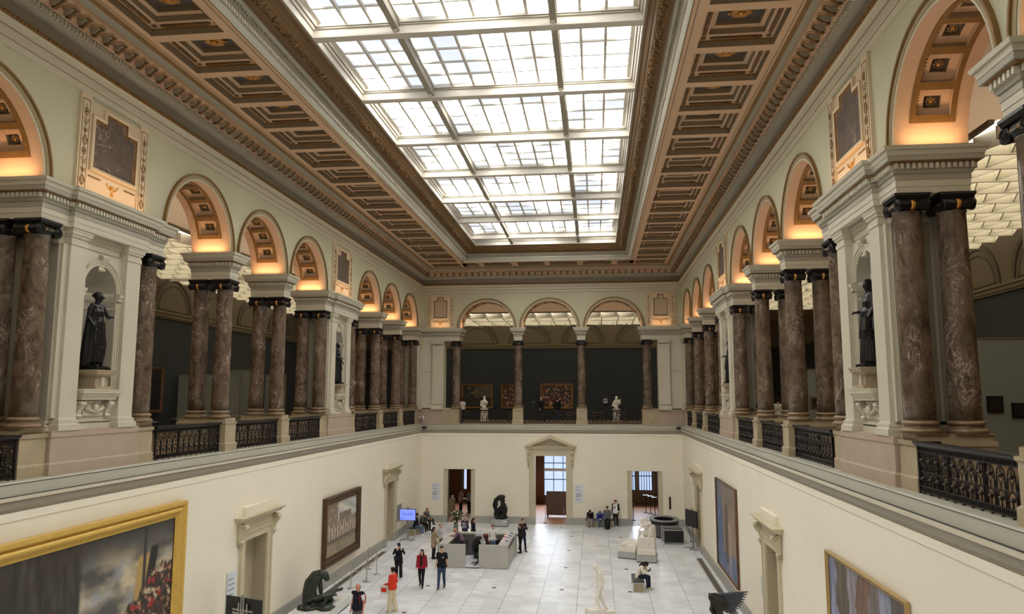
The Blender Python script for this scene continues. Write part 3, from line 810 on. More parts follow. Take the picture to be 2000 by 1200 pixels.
# ---- iron railings
def make_rail(L=3.5):
    t = thing('iron_railing', '', 'railing', group='cast-iron railings between the pedestals')
    h = L / 2
    b = MB(); b.stack(-.06, .06, -h, h, [(.86, .89, .0, .02), (.89, .93, .03, .03)], 'black_metal'); b.build('handrail', t)
    for (z0, z1, nm) in ((.74, .85, 'top_band'), (.03, .15, 'bottom_band')):
        b = MB(); b.box(-.02, .02, -h, h, z0, z0 + .02, 'iron'); b.box(-.02, .02, -h, h, z1 - .02, z1, 'iron')
        n = int(L / .055)
        for i in range(n):
            y = -h + L * (i + .5) / n; b.box(-.012, .012, y - .011, y + .011, z0, z1, 'iron')
        if z0 < .1:
            for i in range(12):
                y = -h + L * (i + .5) / 12; b.ball((0, y, .015), (.03, .03, .015), 'iron', 6, 4)
        b.build(nm, t)
    b = MB(); n = 12; w = L / n
    for k in (0, 4, 8, 12):
        y = -h + L * k / 12; y = max(-h + .03, min(h - .03, y))
        b.box(-.025, .025, y - .03, y - .018, .15, .74, 'iron'); b.box(-.025, .025, y + .018, y + .03, .15, .74, 'iron')
        for q in range(9): b.ball((0, y, .19 + .062 * q), (.02, .014, .022), 'iron', 5, 4)
    for i in range(n):
        yc = -h + w * (i + .5); hw = w * .40
        def arc(z0, top, ww):
            return [(0, yc - ww * cos(a), z0 + (top - z0) * sin(a) ** .8 if sin(a) > 0 else z0) for a in [q * pi / 10 for q in range(11)]]
        b.tube(arc(.42, .735, hw), .014, 'iron', 4); b.tube(arc(.15, .40, hw), .014, 'iron', 4)
        b.tube([(0, yc - hw, .42), (0, yc - hw, .15)], .012, 'iron', 4); b.tube([(0, yc + hw, .42), (0, yc + hw, .15)], .012, 'iron', 4)
        b.tube([(0, yc - w / 2, .18), (0, yc - w / 2, .50), (0, yc - w * .25, .56), (0, yc, .46), (0, yc, .36)], .010, 'iron', 4)
        b.tube([(0, yc + w / 2, .18), (0, yc + w / 2, .50), (0, yc + w * .25, .56), (0, yc, .46)], .010, 'iron', 4)
        b.tube([(0, yc, .15), (0, yc, .26)], .012, 'iron', 4); b.tube([(0, yc, .735), (0, yc, .62)], .01, 'iron', 4)
        for z in (.27, .60):
            b2 = MB(); b2.ball((0, yc, z), (.035, .042, .042), 'iron', 8, 5); b2.ball((-.03, yc, z), .022, 'steel_dark', 6, 4); b2.build('rosette', t)
    b.build('openwork', t)
    for s in (-1, 1):
        b = MB(); y = s * (h - .02)
        b.box(-.03, .0, y - .02, y + .02, 0, .86, 'iron'); b.box(.30, .33, y - .015, y + .015, 0, .86, 'iron')
        for q in range(12): 
            b.tube([(.03 + .04 * 0, y, .07 + .065 * q), (.16, y, .07 + .065 * q), (.30, y, .07 + .065 * q)], .009, 'iron', 4)
        b.stack(-.04, .36, y - .03, y + .03, [(.86, .93, .02, .02)], 'black_metal')
        b.build('end_return', t)
    return t
mat('steel_dark', (120, 110, 104), 0.35, 0.7)
pr = make_rail(); RS = [(8.42, 'beside the viewer'), (12.78, 'before the close niche pier'), (21.25, 'next beyond the close niche pier'), (25.62, 'midway between the two niche piers'), (30.02, 'next before the distant niche pier'), (38.55, 'next beyond the distant niche pier'), (42.93, 'second beyond the distant niche pier'), (47.28, 'against the far corner')]
i = 0
for fr in 'LR':
    for u, w in RS:
        o = pr if i == 0 else copy_tree(pr); i += 1; place(o, fr, 8.97, u + .02, 6.5)
        o['label'] = 'dark iron railing %s, %s' % (w, SIDE[fr])
for k, u in enumerate((-7.38, -3.1, 1.24)):
    o = copy_tree(pr); place(o, 'F', 8.97, u, 6.5); o['label'] = 'dark iron railing of the far gallery, ' + ['under the landscape painting', 'in front of the two dark-clad visitors', 'in front of the seated bust'][k]
# ------------------------------------------------------------------ ceiling with coffers
ZC = 17.1
SIDEC = []            # (u0, u1) of coffers along the sides
k = 15
while True:
    far = 16.32 + 2.125 * (k - 1)
    if far < 4: break
    if far < 46.2: SIDEC.append((far - 1.80, far))
    k -= 1
SIDEC += [(46.4, 47.4), (47.85, 49.12)]
ENDX = [(-8.78, -7.68), (-7.33, -5.5), (-5.05, -3.3), (-2.92, -1.12), (-.72, 1.1), (1.5, 2.56)]
def coffer_mesh(w, l, flower=True):
    """opening w (x) by l (y) at z=0, stepping upwards"""
    t = MB(); W, Lh = w / 2, l / 2
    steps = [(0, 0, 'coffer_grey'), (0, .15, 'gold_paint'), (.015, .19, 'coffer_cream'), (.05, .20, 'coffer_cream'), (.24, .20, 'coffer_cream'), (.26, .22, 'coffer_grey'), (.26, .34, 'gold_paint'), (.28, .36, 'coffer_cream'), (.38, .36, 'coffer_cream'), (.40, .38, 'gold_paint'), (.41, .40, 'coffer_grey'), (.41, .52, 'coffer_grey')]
    lim = min(W, Lh) - .06
    for (i0, z0, m), (i1, z1, _) in zip(steps[:-1], steps[1:]):
        i0 = min(i0, lim); i1 = min(i1, lim)
        A = [(-W + i0, -Lh + i0, z0), (W - i0, -Lh + i0, z0), (W - i0, Lh - i0, z0), (-W + i0, Lh - i0, z0)]
        B = [(-W + i1, -Lh + i1, z1), (W - i1, -Lh + i1, z1), (W - i1, Lh - i1, z1), (-W + i1, Lh - i1, z1)]
        for q in range(4): t.quad(A[q], A[(q + 1) % 4], B[(q + 1) % 4], B[q], m)
    i1 = min(.41, lim)
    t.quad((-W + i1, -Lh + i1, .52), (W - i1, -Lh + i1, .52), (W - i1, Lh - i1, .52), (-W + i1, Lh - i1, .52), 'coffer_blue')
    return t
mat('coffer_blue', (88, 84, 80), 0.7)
def make_coffer(w, l, flower=True):
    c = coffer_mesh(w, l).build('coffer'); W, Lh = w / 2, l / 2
    b = MB()
    for s in (-1, 1):
        b.tube([(s * (W - .145), -Lh + .30, .185), (s * (W - .145), -Lh + .36, .17), (s * (W - .145), Lh - .36, .17), (s * (W - .145), Lh - .30, .185)], [.015, .05, .05, .015], 'leaf_gold', 6)
        b.tube([(-W + .30, s * (Lh - .145), .185), (-W + .36, s * (Lh - .145), .17), (W - .36, s * (Lh - .145), .17), (W - .30, s * (Lh - .145), .185)], [.015, .045, .045, .015], 'leaf_gold', 6)
        for e in (-1, 1):
            b.tube([(s * (W - .145) + .055 * cos(a), e * (Lh - .145) + .055 * sin(a), .18) for a in [q * pi / 4 for q in range(8)]], .016, 'gold_paint', 4, closed=True)
    b.build('gilt_garland', c)
    if flower:
        b = MB(); b.ball((0, 0, .40), (.09, .09, .06), 'gold_bright', 8, 5)
        for q in range(8):
            a = q * pi / 4; b.ball((.17 * cos(a), .17 * sin(a), .43), (.10, .10, .035), 'leaf_flower', 8, 4)
            a += pi / 8; b.ball((.26 * cos(a), .26 * sin(a), .46), (.07, .07, .03), 'leaf_flower', 7, 4)
        b.build('gilt_flower', c)
    return c
mat('leaf_flower', (190, 136, 70), 0.5, 0.15, var=0.35, vscale=10)
b = MB()
# side strips
def cells(b, x0, x1, hx0, hx1, ys, y0, y1, m):
    b.quad((x0, y0, ZC), (hx0, y0, ZC), (hx0, y1, ZC), (x0, y1, ZC), m); b.quad((hx1, y0, ZC), (x1, y0, ZC), (x1, y1, ZC), (hx1, y1, ZC), m)
    cur = y0
    for a, c in sorted(ys):
        b.quad((hx0, cur, ZC), (hx1, cur, ZC), (hx1, a, ZC), (hx0, a, ZC), m); cur = c
    b.quad((hx0, cur, ZC), (hx1, cur, ZC), (hx1, y1, ZC), (hx0, y1, ZC), m)
cells(b, C0 - 7.95, C0 - 5.45, C0 - 7.70, C0 - 5.80, SIDEC, 1.4, 49.32, 'warm_lit_cream')
cells(b, C0 + 5.45, C0 + 7.95, C0 + 5.80, C0 + 7.70, SIDEC, 1.4, 49.32, 'warm_lit_cream')
# end strip
X0, X1 = C0 - 5.45, C0 + 5.45; Y0, Y1, HY0, HY1 = 47.58, 49.32, 47.85, 49.12
b.quad((X0, Y0, ZC), (X1, Y0, ZC), (X1, HY0, ZC), (X0, HY0, ZC), 'warm_lit_cream'); b.quad((X0, HY1, ZC), (X1, HY1, ZC), (X1, Y1, ZC), (X0, Y1, ZC), 'warm_lit_cream')
cur = X0
for a, c in ENDX:
    b.quad((cur, HY0, ZC), (a, HY0, ZC), (a, HY1, ZC), (cur, HY1, ZC), 'warm_lit_cream'); cur = c
b.quad((cur, HY0, ZC), (X1, HY0, ZC), (X1, HY1, ZC), (cur, HY1, ZC), 'warm_lit_cream')
# thin incised lines beside the coffer rows
for s in (-1, 1):
    for hh in (5.55, 7.88): b.box(C0 + s * hh - .012, C0 + s * hh + .012, 1.4, 49.2 if hh > 6 else 47.6, ZC - .012, ZC + .001, 'coffer_grey')
ceil = structure(b.build('ceiling'))
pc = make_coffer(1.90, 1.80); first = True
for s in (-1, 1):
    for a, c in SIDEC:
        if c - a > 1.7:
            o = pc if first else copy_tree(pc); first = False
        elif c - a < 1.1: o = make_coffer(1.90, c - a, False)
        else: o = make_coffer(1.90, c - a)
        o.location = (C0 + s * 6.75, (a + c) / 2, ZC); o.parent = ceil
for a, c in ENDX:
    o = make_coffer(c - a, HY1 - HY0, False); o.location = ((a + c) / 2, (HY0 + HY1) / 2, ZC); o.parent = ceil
# mouldings of the skylight well
W = [(5.45, 17.1, 'gold_paint'), (5.42, 17.10, 'ledge_grey'), (5.38, 17.16, 'ledge_grey'), (5.34, 17.24, 'grey_stone'), (5.33, 17.28, 'grey_stone'), (5.33, 17.40, 'grey_stone'), (5.28, 17.44, 'grey_stone'), (5.22, 17.54, 'ledge_grey'), (5.14, 17.60, 'coffer_grey'),
     (5.10, 17.60, 'well_brown'), (5.08, 17.66, 'well_brown'), (5.0, 17.70, 'gold_paint'), (4.98, 17.72, 'leaf_gold'), (4.92, 17.73, 'leaf_gold'), (4.80, 17.78, 'gold_paint'), (4.76, 17.80, 'well_brown'), (4.72, 17.86, 'well_brown'), (4.68, 17.88, 'gold_paint'), (4.66, 17.90, 'well_brown'), (4.60, 17.97, 'well_brown'), (4.55, 18.0, 'coffer_grey'),
     (4.50, 18.0, 'coffer_grey'), (4.50, 18.02, 'well_white'), (4.47, 18.02, 'well_white'), (4.47, 18.22, 'grey_stone'), (4.43, 18.23, 'well_white'), (4.40, 18.30, 'coffer_grey'), (4.36, 18.31, 'well_white'), (4.33, 18.40, 'well_white'), (4.22, 18.42, 'well_white'), (4.22, 18.60, 'well_white')]
b = MB(); SH = 42.13
for (h, z, m), (h2, z2, _) in zip(W[:-1], W[1:]):
    P = lambda hh, zz: [(C0 - hh, 1.4, zz), (C0 - hh, SH + hh, zz), (C0 + hh, SH + hh, zz), (C0 + hh, 1.4, zz)]
    A = P(h, z); B = P(h2, z2)
    for q in range(3): b.quad(A[q], A[q + 1], B[q + 1], B[q], m)
structure(b.build('trim_3'))
def around(h, step):
    out = []; n = int((SH + h - 6) / step)
    for i in range(n): out += [(C0 - h, SH + h - step * (i + .5), 'L'), (C0 + h, SH + h - step * (i + .5), 'R')]
    n = int(2 * h / step); w = 2 * h / n
    for i in range(n): out.append((C0 - h + w * (i + .5), SH + h, 'F'))
    return out
b = MB()
for p in around(5.33, .13): rbox(b, p, 0, .045, .04, 17.29, 17.39, 'pale_stone')
for p in around(5.20, .13): b.ball((p[0], p[1], 17.50), (.04, .04, .04), 'grey_stone', 6, 4)
o = b.build('well_dentils'); tag(o, 'grey dentil and egg rows framing the skylight well', 'dentil moulding', kind='structure')
b = MB(); rnd = random.Random(4)
for p in around(4.88, .11):
    for q in range(2):
        b.ball((p[0] + rnd.uniform(-.06, .06), p[1] + rnd.uniform(-.06, .06), 17.73 + rnd.uniform(-.02, .03)), (rnd.uniform(.05, .09), rnd.uniform(.05, .09), rnd.uniform(.03, .05)), 'leaf_gold', 6, 4)
o = b.build('leaf_garland'); tag(o, 'dense gilt leaf garland running round the skylight well', 'garland', kind='stuff')

# ------------------------------------------------------------------ the skylight
sky = thing('window_1', '', 'window', (C0, 24, 18)); sky['kind'] = 'structure'; del sky['label']; del sky['category']
def sloc(x, y, z): return (x - C0, y - 24, z - 18)
BARS = [18.7 + 4.33 * k for k in range(-3, 7)]
for Y in BARS:
    b = MB(sloc)
    b.box(C0 - 4.47, C0 + 4.47, Y - .15, Y + .15, 18.0, 18.06, 'well_white'); b.box(C0 - 4.47, C0 + 4.47, Y - .10, Y + .10, 18.06, 18.32, 'well_white')
    b.box(C0 - 4.47, C0 + 4.47, Y - .14, Y + .14, 18.26, 18.30, 'grey_stone'); b.box(C0 - 4.47, C0 + 4.47, Y - .16, Y + .16, 18.32, 18.40, 'well_white'); b.box(C0 - 4.47, C0 + 4.47, Y - .09, Y + .09, 18.40, 18.55, 'well_white')
    b.build('cross_beam', sky)
Yend = 46.62
edges = BARS + [Yend]
for h in (-2.13, 2.13):
    b = MB(sloc)
    b.box(C0 + h - .07, C0 + h + .07, 5.7, Yend, 18.12, 18.42, 'grey_stone'); b.box(C0 + h - .11, C0 + h + .11, 5.7, Yend, 18.36, 18.44, 'well_white'); b.box(C0 + h - .09, C0 + h + .09, 5.7, Yend, 18.08, 18.14, 'grey_stone')
    g = b.build('long_beam', sky)
    b = MB(sloc)
    for Y in BARS:
        b.lathe([(0, 18.0), (.05, 18.02), (.06, 18.07), (.03, 18.10), (.09, 18.14)], (C0 + h, Y - .24, 0), 'well_white', 10)
    b.build('pendant_knobs', g)
XS = []
for a, c, n in ((-4.22, -2.13, 3), (-2.13, 2.13, 6), (2.13, 4.22, 3)):
    XS.append([a + (c - a) * i / n for i in range(n + 1)])
for Ya, Yb in zip(edges[:-1], edges[1:]):
    for row in XS:
        b = MB(sloc); a, c = row[0], row[-1]
        for x in row[1:-1]: b.box(C0 + x - .038, C0 + x + .038, Ya + .1, Yb - .1, 18.36, 18.47, 'well_white')
        n = 5 if Yb - Ya > 3 else 2
        for i in range(1, n): 
            y = Ya + (Yb - Ya) * i / n; b.box(C0 + a, C0 + c, y - .034, y + .034, 18.42, 18.47, 'well_white')
        b.build('muntin_grid', sky)
        b = MB(sloc); b.box(C0 + a, C0 + c, Ya, Yb, 18.48, 18.50, 'frosted_pane'); b.build('glass_panes', sky)
for a, c, n in ((-4.22, 4.22, 1),):
    b = MB(sloc); b.box(C0 + a, C0 + c, 1.4, 5.6, 18.48, 18.5, 'frosted_pane'); b.build('glass_panes', sky)

# ------------------------------------------------------------------ galleries behind the columns
HB = 18.5
for fr, nm, a0, a1 in (('L', 'left', U0, 50.3 + 9.6), ('R', 'right', U0, 50.3 + 9.6), ('F', 'back', C0 - HB, C0 + HB)):
    b = MB(FR[fr])
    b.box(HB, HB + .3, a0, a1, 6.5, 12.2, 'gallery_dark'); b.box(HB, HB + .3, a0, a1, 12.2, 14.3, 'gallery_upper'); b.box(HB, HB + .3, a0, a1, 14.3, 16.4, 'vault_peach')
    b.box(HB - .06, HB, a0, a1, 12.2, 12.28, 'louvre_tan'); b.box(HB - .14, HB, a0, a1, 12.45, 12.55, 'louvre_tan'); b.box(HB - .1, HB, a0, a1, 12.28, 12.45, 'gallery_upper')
    # blind lunettes in relief
    n = int((a1 - a0) / 4.3)
    for i in range(n):
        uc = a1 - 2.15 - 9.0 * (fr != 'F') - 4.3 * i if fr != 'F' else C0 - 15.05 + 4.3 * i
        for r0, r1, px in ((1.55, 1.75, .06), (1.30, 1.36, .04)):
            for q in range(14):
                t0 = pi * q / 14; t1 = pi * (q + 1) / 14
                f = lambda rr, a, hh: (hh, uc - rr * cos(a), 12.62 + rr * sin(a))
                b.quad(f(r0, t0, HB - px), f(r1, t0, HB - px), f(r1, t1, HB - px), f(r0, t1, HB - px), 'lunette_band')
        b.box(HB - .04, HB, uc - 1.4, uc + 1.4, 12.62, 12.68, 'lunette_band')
    structure(b.build('wall_%s_gallery' % nm))

def gal_box(b, fr, h0, h1, u0, u1, z0, z1, m):
    T = b.T; b.T = FR[fr]; b.box(h0, h1, u0, u1, z0, z1, m); b.T = T
b = MB()
for fr in 'LR': gal_box(b, fr, 8.9, HB + .3, U0, 50.3, 6.2, 6.49, 'gallery_floor')
gal_box(b, 'F', 8.9, HB + .3, C0 - HB - .3, C0 + HB + .3, 6.2, 6.49, 'gallery_floor')
b.box(C0 - 8.68, C0 + 8.68, U0, 1.2, 6.2, 6.49, 'gallery_floor')
structure(b.build('floor_gallery'))
# coved ceilings above the louvres
b = MB()
for fr, a0, a1 in (('L', U0, 50.3), ('R', U0, 50.3), ('F', C0 - HB, C0 + HB)):
    T = FR[fr]; b.T = T
    b.quad((10.28, a0, 15.4), (10.28, a1, 15.4), (12.0, a1, 16.3), (12.0, a0, 16.3), 'vault_peach'); b.quad((12.0, a0, 16.3), (12.0, a1, 16.3), (HB, a1, 16.3), (HB, a0, 16.3), 'vault_peach')
b.T = ident
structure(b.build('ceiling_gallery'))
b = MB()   # closing walls behind the viewer and above
b.box(C0 - HB, C0 + HB, U0 - .3, U0, 0, 19, 'cream_wall'); structure(b.build('wall_front_gallery'))
b = MB()
b.box(C0 - 8.93, C0 + 8.93, 1.0, 1.4, 13.0, 17.2, 'upper_wall'); b.box(C0 - 8.93, C0 + 8.93, U0, 1.2, 13.0, 13.2, 'upper_wall'); structure(b.build('wall_front_upper'))
b = MB(); b.box(C0 - 5.5, C0 + 5.5, 1.0, 1.4, 17.1, 18.6, 'well_white'); structure(b.build('trim_4'))

# hanging louvres: for each gallery stretch a deep white grid with a dark edge beam and a luminous panel above
def louvres(fr, u0, u1, words, step=.62):
    base = FR[fr](12.1, u0, 14.0)
    t = thing('louvre_ceiling', words, 'louvre ceiling', base); B = Vector(base)
    T = lambda h, u, z: tuple(Vector(FR[fr](h, u, z)) - B)
    b = MB(T); b.box(12.0, 12.12, u0, u1, 14.36, 14.46, 'ledge_brown'); b.build('edge_beam', t)
    n = max(2, int((u1 - u0) / 1.15)); b = MB(T); w = (u1 - u0) / n
    for i in range(n + 1):
        u = u0 + w * i; b.box(12.15, HB - .5, u - .03, u + .03, 14.0, 14.3, 'louvre_white')
    b.build('slats', t)
    for i in range(n):          # zigzag plates between two straight slats
        b = MB(T); m = 14; ua = u0 + w * i + .05; ub = u0 + w * (i + 1) - .05; d = (HB - .5 - 12.2) / m
        for j in range(m):
            h0 = 12.2 + d * j; h1 = h0 + d; p, q = (ua, ub) if j % 2 else (ub, ua)
            b.add([(h0, p, 14.03), (h1, q, 14.03), (h1, q, 14.42), (h0, p, 14.42), (h0 + .03, p, 14.03), (h1 + .03, q, 14.03), (h1 + .03, q, 14.42), (h0 + .03, p, 14.42)], [(0, 1, 2, 3), (7, 6, 5, 4), (0, 4, 5, 1), (3, 2, 6, 7)], 'louvre_white')
        b.build('zigzag_slat', t)
    b = MB(T); b.box(12.2, HB - .3, u0, u1, 14.43, 14.45, 'gallery_luminous'); b.build('luminous_panel', t)
for fr in 'LR':
    louvres(fr, 5.0, 16.5, 'white zigzag louvre ceiling behind the closest arches, ' + SIDE[fr])
    louvres(fr, 17.2, 33.8, 'white zigzag louvre ceiling between the two niche piers, ' + SIDE[fr])
    louvres(fr, 34.6, 50.0, 'white zigzag louvre ceiling beyond the distant niche pier, ' + SIDE[fr])
louvres('F', C0 - 12, C0 + 12, 'white louvre ceiling of the far gallery seen through three arches')
# track lights below the louvres
def make_track(L):
    t = thing('track_light', '', 'track light', group='lighting tracks under the louvre ceilings')
    b = MB(); b.tube([(0, -L / 2, 0), (0, L / 2, 0)], .025, 'steel', 6)
    for y in (-L * .4, L * .4): b.tube([(0, y, 0), (0, y, .35)], .012, 'steel', 5)
    b.build('track', t)
    for k in range(3):
        y = -L / 2 + L * (k + .5) / 3
        b = MB(); b.tube([(0, y, 0), (0, y, -.12)], .015, 'white_plastic', 6); b.lathe([(.05, -.36), (.075, -.34), (.06, -.20), (.03, -.14), (0, -.13)], (0, y, 0), 'white_plastic', 10); s = b.build('spotlight', t)
        b = MB(); b.lathe([(0, -.355), (.05, -.355)], (0, y, 0), 'lamp_glow', 10); b.build('bulb', s)
    return t
TW = {('L', 13.6, 21.5): 'behind first arch beyond close niche', ('L', 14.6, 26): 'behind middle arch', ('L', 13.6, 30.5): 'behind last arch before distant niche', ('L', 13.6, 39): 'behind first arch beyond distant niche', ('L', 14.2, 44): 'behind the arches near the far corner',
      ('R', 13.4, 16): 'beside the close columns', ('R', 15.2, 19.5): 'deeper in beside the close columns', ('R', 13.4, 24): 'behind first arch beyond close niche', ('R', 14.4, 28): 'behind middle arches', ('R', 13.6, 39): 'behind arches beyond distant niche'}
tr = make_track(3.0); i = 0
for fr, spots in (('L', [(13.6, 21.5), (14.6, 26), (13.6, 30.5), (13.6, 39), (14.2, 44)]), ('R', [(13.4, 16), (15.2, 19.5), (13.4, 24), (14.4, 28), (13.6, 39)]), ('F', [(13.2, -7.6), (13.2, -3.2), (13.2, 1.3)])):
    for h, u in spots:
        o = tr if i == 0 else copy_tree(tr); i += 1; place(o, fr, h, u, 13.9); 
        o['label'] = 'track spotlights under louvres, %s, %s' % (TW[(fr, h, u)], SIDE[fr]) if fr != 'F' else 'white spotlights on a track in the far gallery, ' + ['behind the arch over the landscape', 'behind the middle arch', 'behind the arch over the bare wall'][spots.index((h, u))]

# ------------------------------------------------------------------ lights that the place has
def area(name, loc, sx, sy, w, col, rot=(0, 0, 0), spread=pi):
    l = bpy.data.lights.new(name, 'AREA'); l.shape = 'RECTANGLE'; l.size = sx; l.size_y = sy; l.energy = w; l.color = col; l.spread = spread
    o = bpy.data.objects.new(name, l); COL.objects.link(o); o.location = loc; o.rotation_euler = rot; return o
# warm uplighters lying on the entablatures
for fr in 'LR':
    for u, w in PIERS:
        if u < 8: continue
        for du in (-.52, .52):
            if (u == 14.95 and du > 0) or (u == 19.05 and du < 0) or (u == 32.25 and du > 0) or (u == 36.35 and du < 0) or (u == ENDC and du > 0): continue
            area('uplight', FR[fr](9.6, u + du, 13.03), 1.0, .07, COVE_W, WARM, (pi, 0, 0))
    for N in NICHE:
        area('uplight', FR[fr](8.56, N, 13.05), .10, 2.6, COVE_W * 1.2, WARM, (pi, 0, 0))
for u in FCOL:
    for du in (-.5, .5):
        if (u < -9 and du < 0) or (u > 3 and du > 0): continue
        area('uplight', FR['F'](9.3, u + du, 13.03), .08, .4, COVE_W * .35, WARM, (pi, 0, 0))
for x in (C0 - 7.5, C0 + 7.5): area('uplight', (x, 50.0, 13.04), 1.2, .1, COVE_W * .6, WARM, (pi, 0, 0))
# ------------------------------------------------------------------ figures: capsules and ellipsoids fused into one skin by voxel remeshing
V = Vector
WORK = bpy.data.scenes.new('work')      # empty side scene in which single meshes are fused, removed at the end
class Body:
    def __init__(self): self.v = []; self.f = []
    def ell(self, c, r, rot=None, seg=12, rings=8):
        if not isinstance(r, (tuple, list)): r = (r, r, r)
        c = V(c); o = len(self.v); R = rot
        self.v.append(None)
        pts = [(0, 0, 1)] + [(sin(pi * j / rings) * cos(2 * pi * i / seg), sin(pi * j / rings) * sin(2 * pi * i / seg), cos(pi * j / rings)) for j in range(1, rings) for i in range(seg)] + [(0, 0, -1)]
        self.v.pop()
        for p in pts:
            q = V((p[0] * r[0], p[1] * r[1], p[2] * r[2]))
            self.v.append(tuple((R @ q if R is not None else q) + c))
        n = len(pts) - 1
        for i in range(seg):
            k = (i + 1) % seg
            self.f.append((o, o + 1 + i, o + 1 + k)); self.f.append((o + n, o + n - seg + k, o + n - seg + i))
            for j in range(rings - 2):
                a = o + 1 + j * seg; self.f.append((a + i, a + seg + i, a + seg + k, a + k))
    def cap(self, p0, p1, r0, r1, seg=10):
        p0, p1 = V(p0), V(p1); d = p1 - p0; L = d.length
        self.ell(p0, r0, seg=seg, rings=6); self.ell(p1, r1, seg=seg, rings=6)
        if L < 1e-4: return
        d.normalize(); ref = V((0, 0, 1)) if abs(d.z) < .9 else V((1, 0, 0)); a = d.cross(ref).normalized(); b = d.cross(a); o = len(self.v)
        for p, r in ((p0, r0), (p1, r1)):
            for i in range(seg): t = 2 * pi * i / seg; self.v.append(tuple(p + (a * cos(t) + b * sin(t)) * r))
        for i in range(seg): k = (i + 1) % seg; self.f.append((o + i, o + k, o + seg + k, o + seg + i))
        self.f.append(tuple(o + seg - 1 - i for i in range(seg))); self.f.append(tuple(o + seg + i for i in range(seg)))
    def chain(self, pts, rs):
        for i in range(len(pts) - 1): self.cap(pts[i], pts[i + 1], rs[i], rs[i + 1])
    def slab(self, c, h):
        o = len(self.v); self.v += [(c[0] + sx * h[0], c[1] + sy * h[1], c[2] + sz * h[2]) for sz in (-1, 1) for sx, sy in ((-1, -1), (1, -1), (1, 1), (-1, 1))]
        self.f += [tuple(o + i for i in q) for q in ((3, 2, 1, 0), (4, 5, 6, 7), (0, 1, 5, 4), (1, 2, 6, 5), (2, 3, 7, 6), (3, 0, 4, 7))]
    def build(self, name, matname, parent=None, voxel=.014, smooth=3):
        me = bpy.data.meshes.new(name); me.from_pydata(self.v, [], self.f)
        bm = bmesh.new(); bm.from_mesh(me); bmesh.ops.recalc_face_normals(bm, faces=bm.faces); bm.to_mesh(me); bm.free()
        tmp = bpy.data.objects.new('tmp', me); WORK.collection.objects.link(tmp)
        md = tmp.modifiers.new('r', 'REMESH'); md.mode = 'VOXEL'; md.voxel_size = voxel; md.use_smooth_shade = True
        if smooth:
            sm = tmp.modifiers.new('s', 'SMOOTH'); sm.factor = .5; sm.iterations = smooth
        WORK.view_layers[0].update(); dg = WORK.view_layers[0].depsgraph
        me2 = bpy.data.meshes.new_from_object(tmp.evaluated_get(dg)); me2.name = name
        bpy.data.objects.remove(tmp); bpy.data.meshes.remove(me)
        me2.materials.clear(); me2.materials.append(MATS[matname])
        o = bpy.data.objects.new(name, me2); COL.objects.link(o)
        if parent is not None: o.parent = parent
        return o

STAND = dict(head=(0, -.015, 1.60), neck=(0, .01, 1.44), chest=(0, .0, 1.27), waist=(0, .0, 1.08), pelvis=(0, 0, .95),
             shl=(.17, .0, 1.40), shr=(-.17, .0, 1.40), ell=(.215, .03, 1.12), elr=(-.215, .03, 1.12), wrl=(.225, -.04, .88), wrr=(-.225, -.04, .88),
             hil=(.085, 0, .92), hir=(-.085, 0, .92), knl=(.10, -.015, .50), knr=(-.10, -.015, .50), anl=(.10, .02, .09), anr=(-.10, .02, .09), look=(0, -1, -.05))
WALK = dict(STAND, knl=(.09, -.12, .51), anl=(.085, -.20, .10), knr=(-.09, .02, .50), anr=(-.085, .20, .14), ell=(.215, .06, 1.13), wrl=(.22, .10, .90), wrr=(-.22, -.14, .91))
SIT = dict(STAND, head=(0, -.08, 1.24), neck=(0, -.03, 1.08), chest=(0, -.02, .92), waist=(0, .0, .72), pelvis=(0, .02, .56), shl=(.17, -.02, 1.04), shr=(-.17, -.02, 1.04),
           ell=(.22, -.08, .78), elr=(-.22, -.08, .78), wrl=(.12, -.30, .68), wrr=(-.12, -.30, .68), hil=(.09, 0, .53), hir=(-.09, 0, .53), knl=(.11, -.42, .52), knr=(-.11, -.42, .52), anl=(.11, -.44, .09), anr=(-.11, -.44, .09), look=(0, -1, -.4))
BENT = dict(SIT, head=(0, -.34, 1.06), neck=(0, -.22, .98), chest=(0, -.14, .88), waist=(0, -.02, .71), shl=(.17, -.20, .95), shr=(-.17, -.20, .95), ell=(.2, -.30, .70), elr=(-.2, -.30, .70), wrl=(.06, -.46, .66), wrr=(-.06, -.46, .66), look=(0, -.7, -1))
def hand(B, w, dirn, up, s, sc=1.0, curl=.5):
    """palm, four fingers of different length and a thumb leaving the side of the palm"""
    w = V(w); d = V(dirn).normalized(); n = V(up); n = (n - d * n.dot(d)).normalized(); t = d.cross(n) * s
    B.cap(w, w + d * .075 * sc, .022 * sc, .028 * sc, 8); B.cap(w + t * .012 + d * .02, w + t * .018 + d * .08 * sc, .016 * sc, .016 * sc, 8)
    root = w + d * .085 * sc
    for i, L in enumerate((.062, .072, .068, .052)):
        o = root + t * (.03 - .02 * i) * sc; k = o + d * L * .5 * sc - n * .012 * curl * sc
        e = k + (d * (1 - curl * .6) - n * curl).normalized() * L * .5 * sc
        B.chain([o, k, e], [.0095 * sc, .009 * sc, .0075 * sc])
    th = w + d * .03 * sc + t * .026 * sc
    B.chain([th, th + (d * .6 + t * .8) * .035 * sc, th + (d * .95 + t * .7) * .06 * sc - n * .01], [.012 * sc, .011 * sc, .009 * sc])
def frame_of(J):
    lat = (J['shl'] - J['shr']).normalized(); lp = (J['hil'] - J['hir']).normalized(); return lat, lp
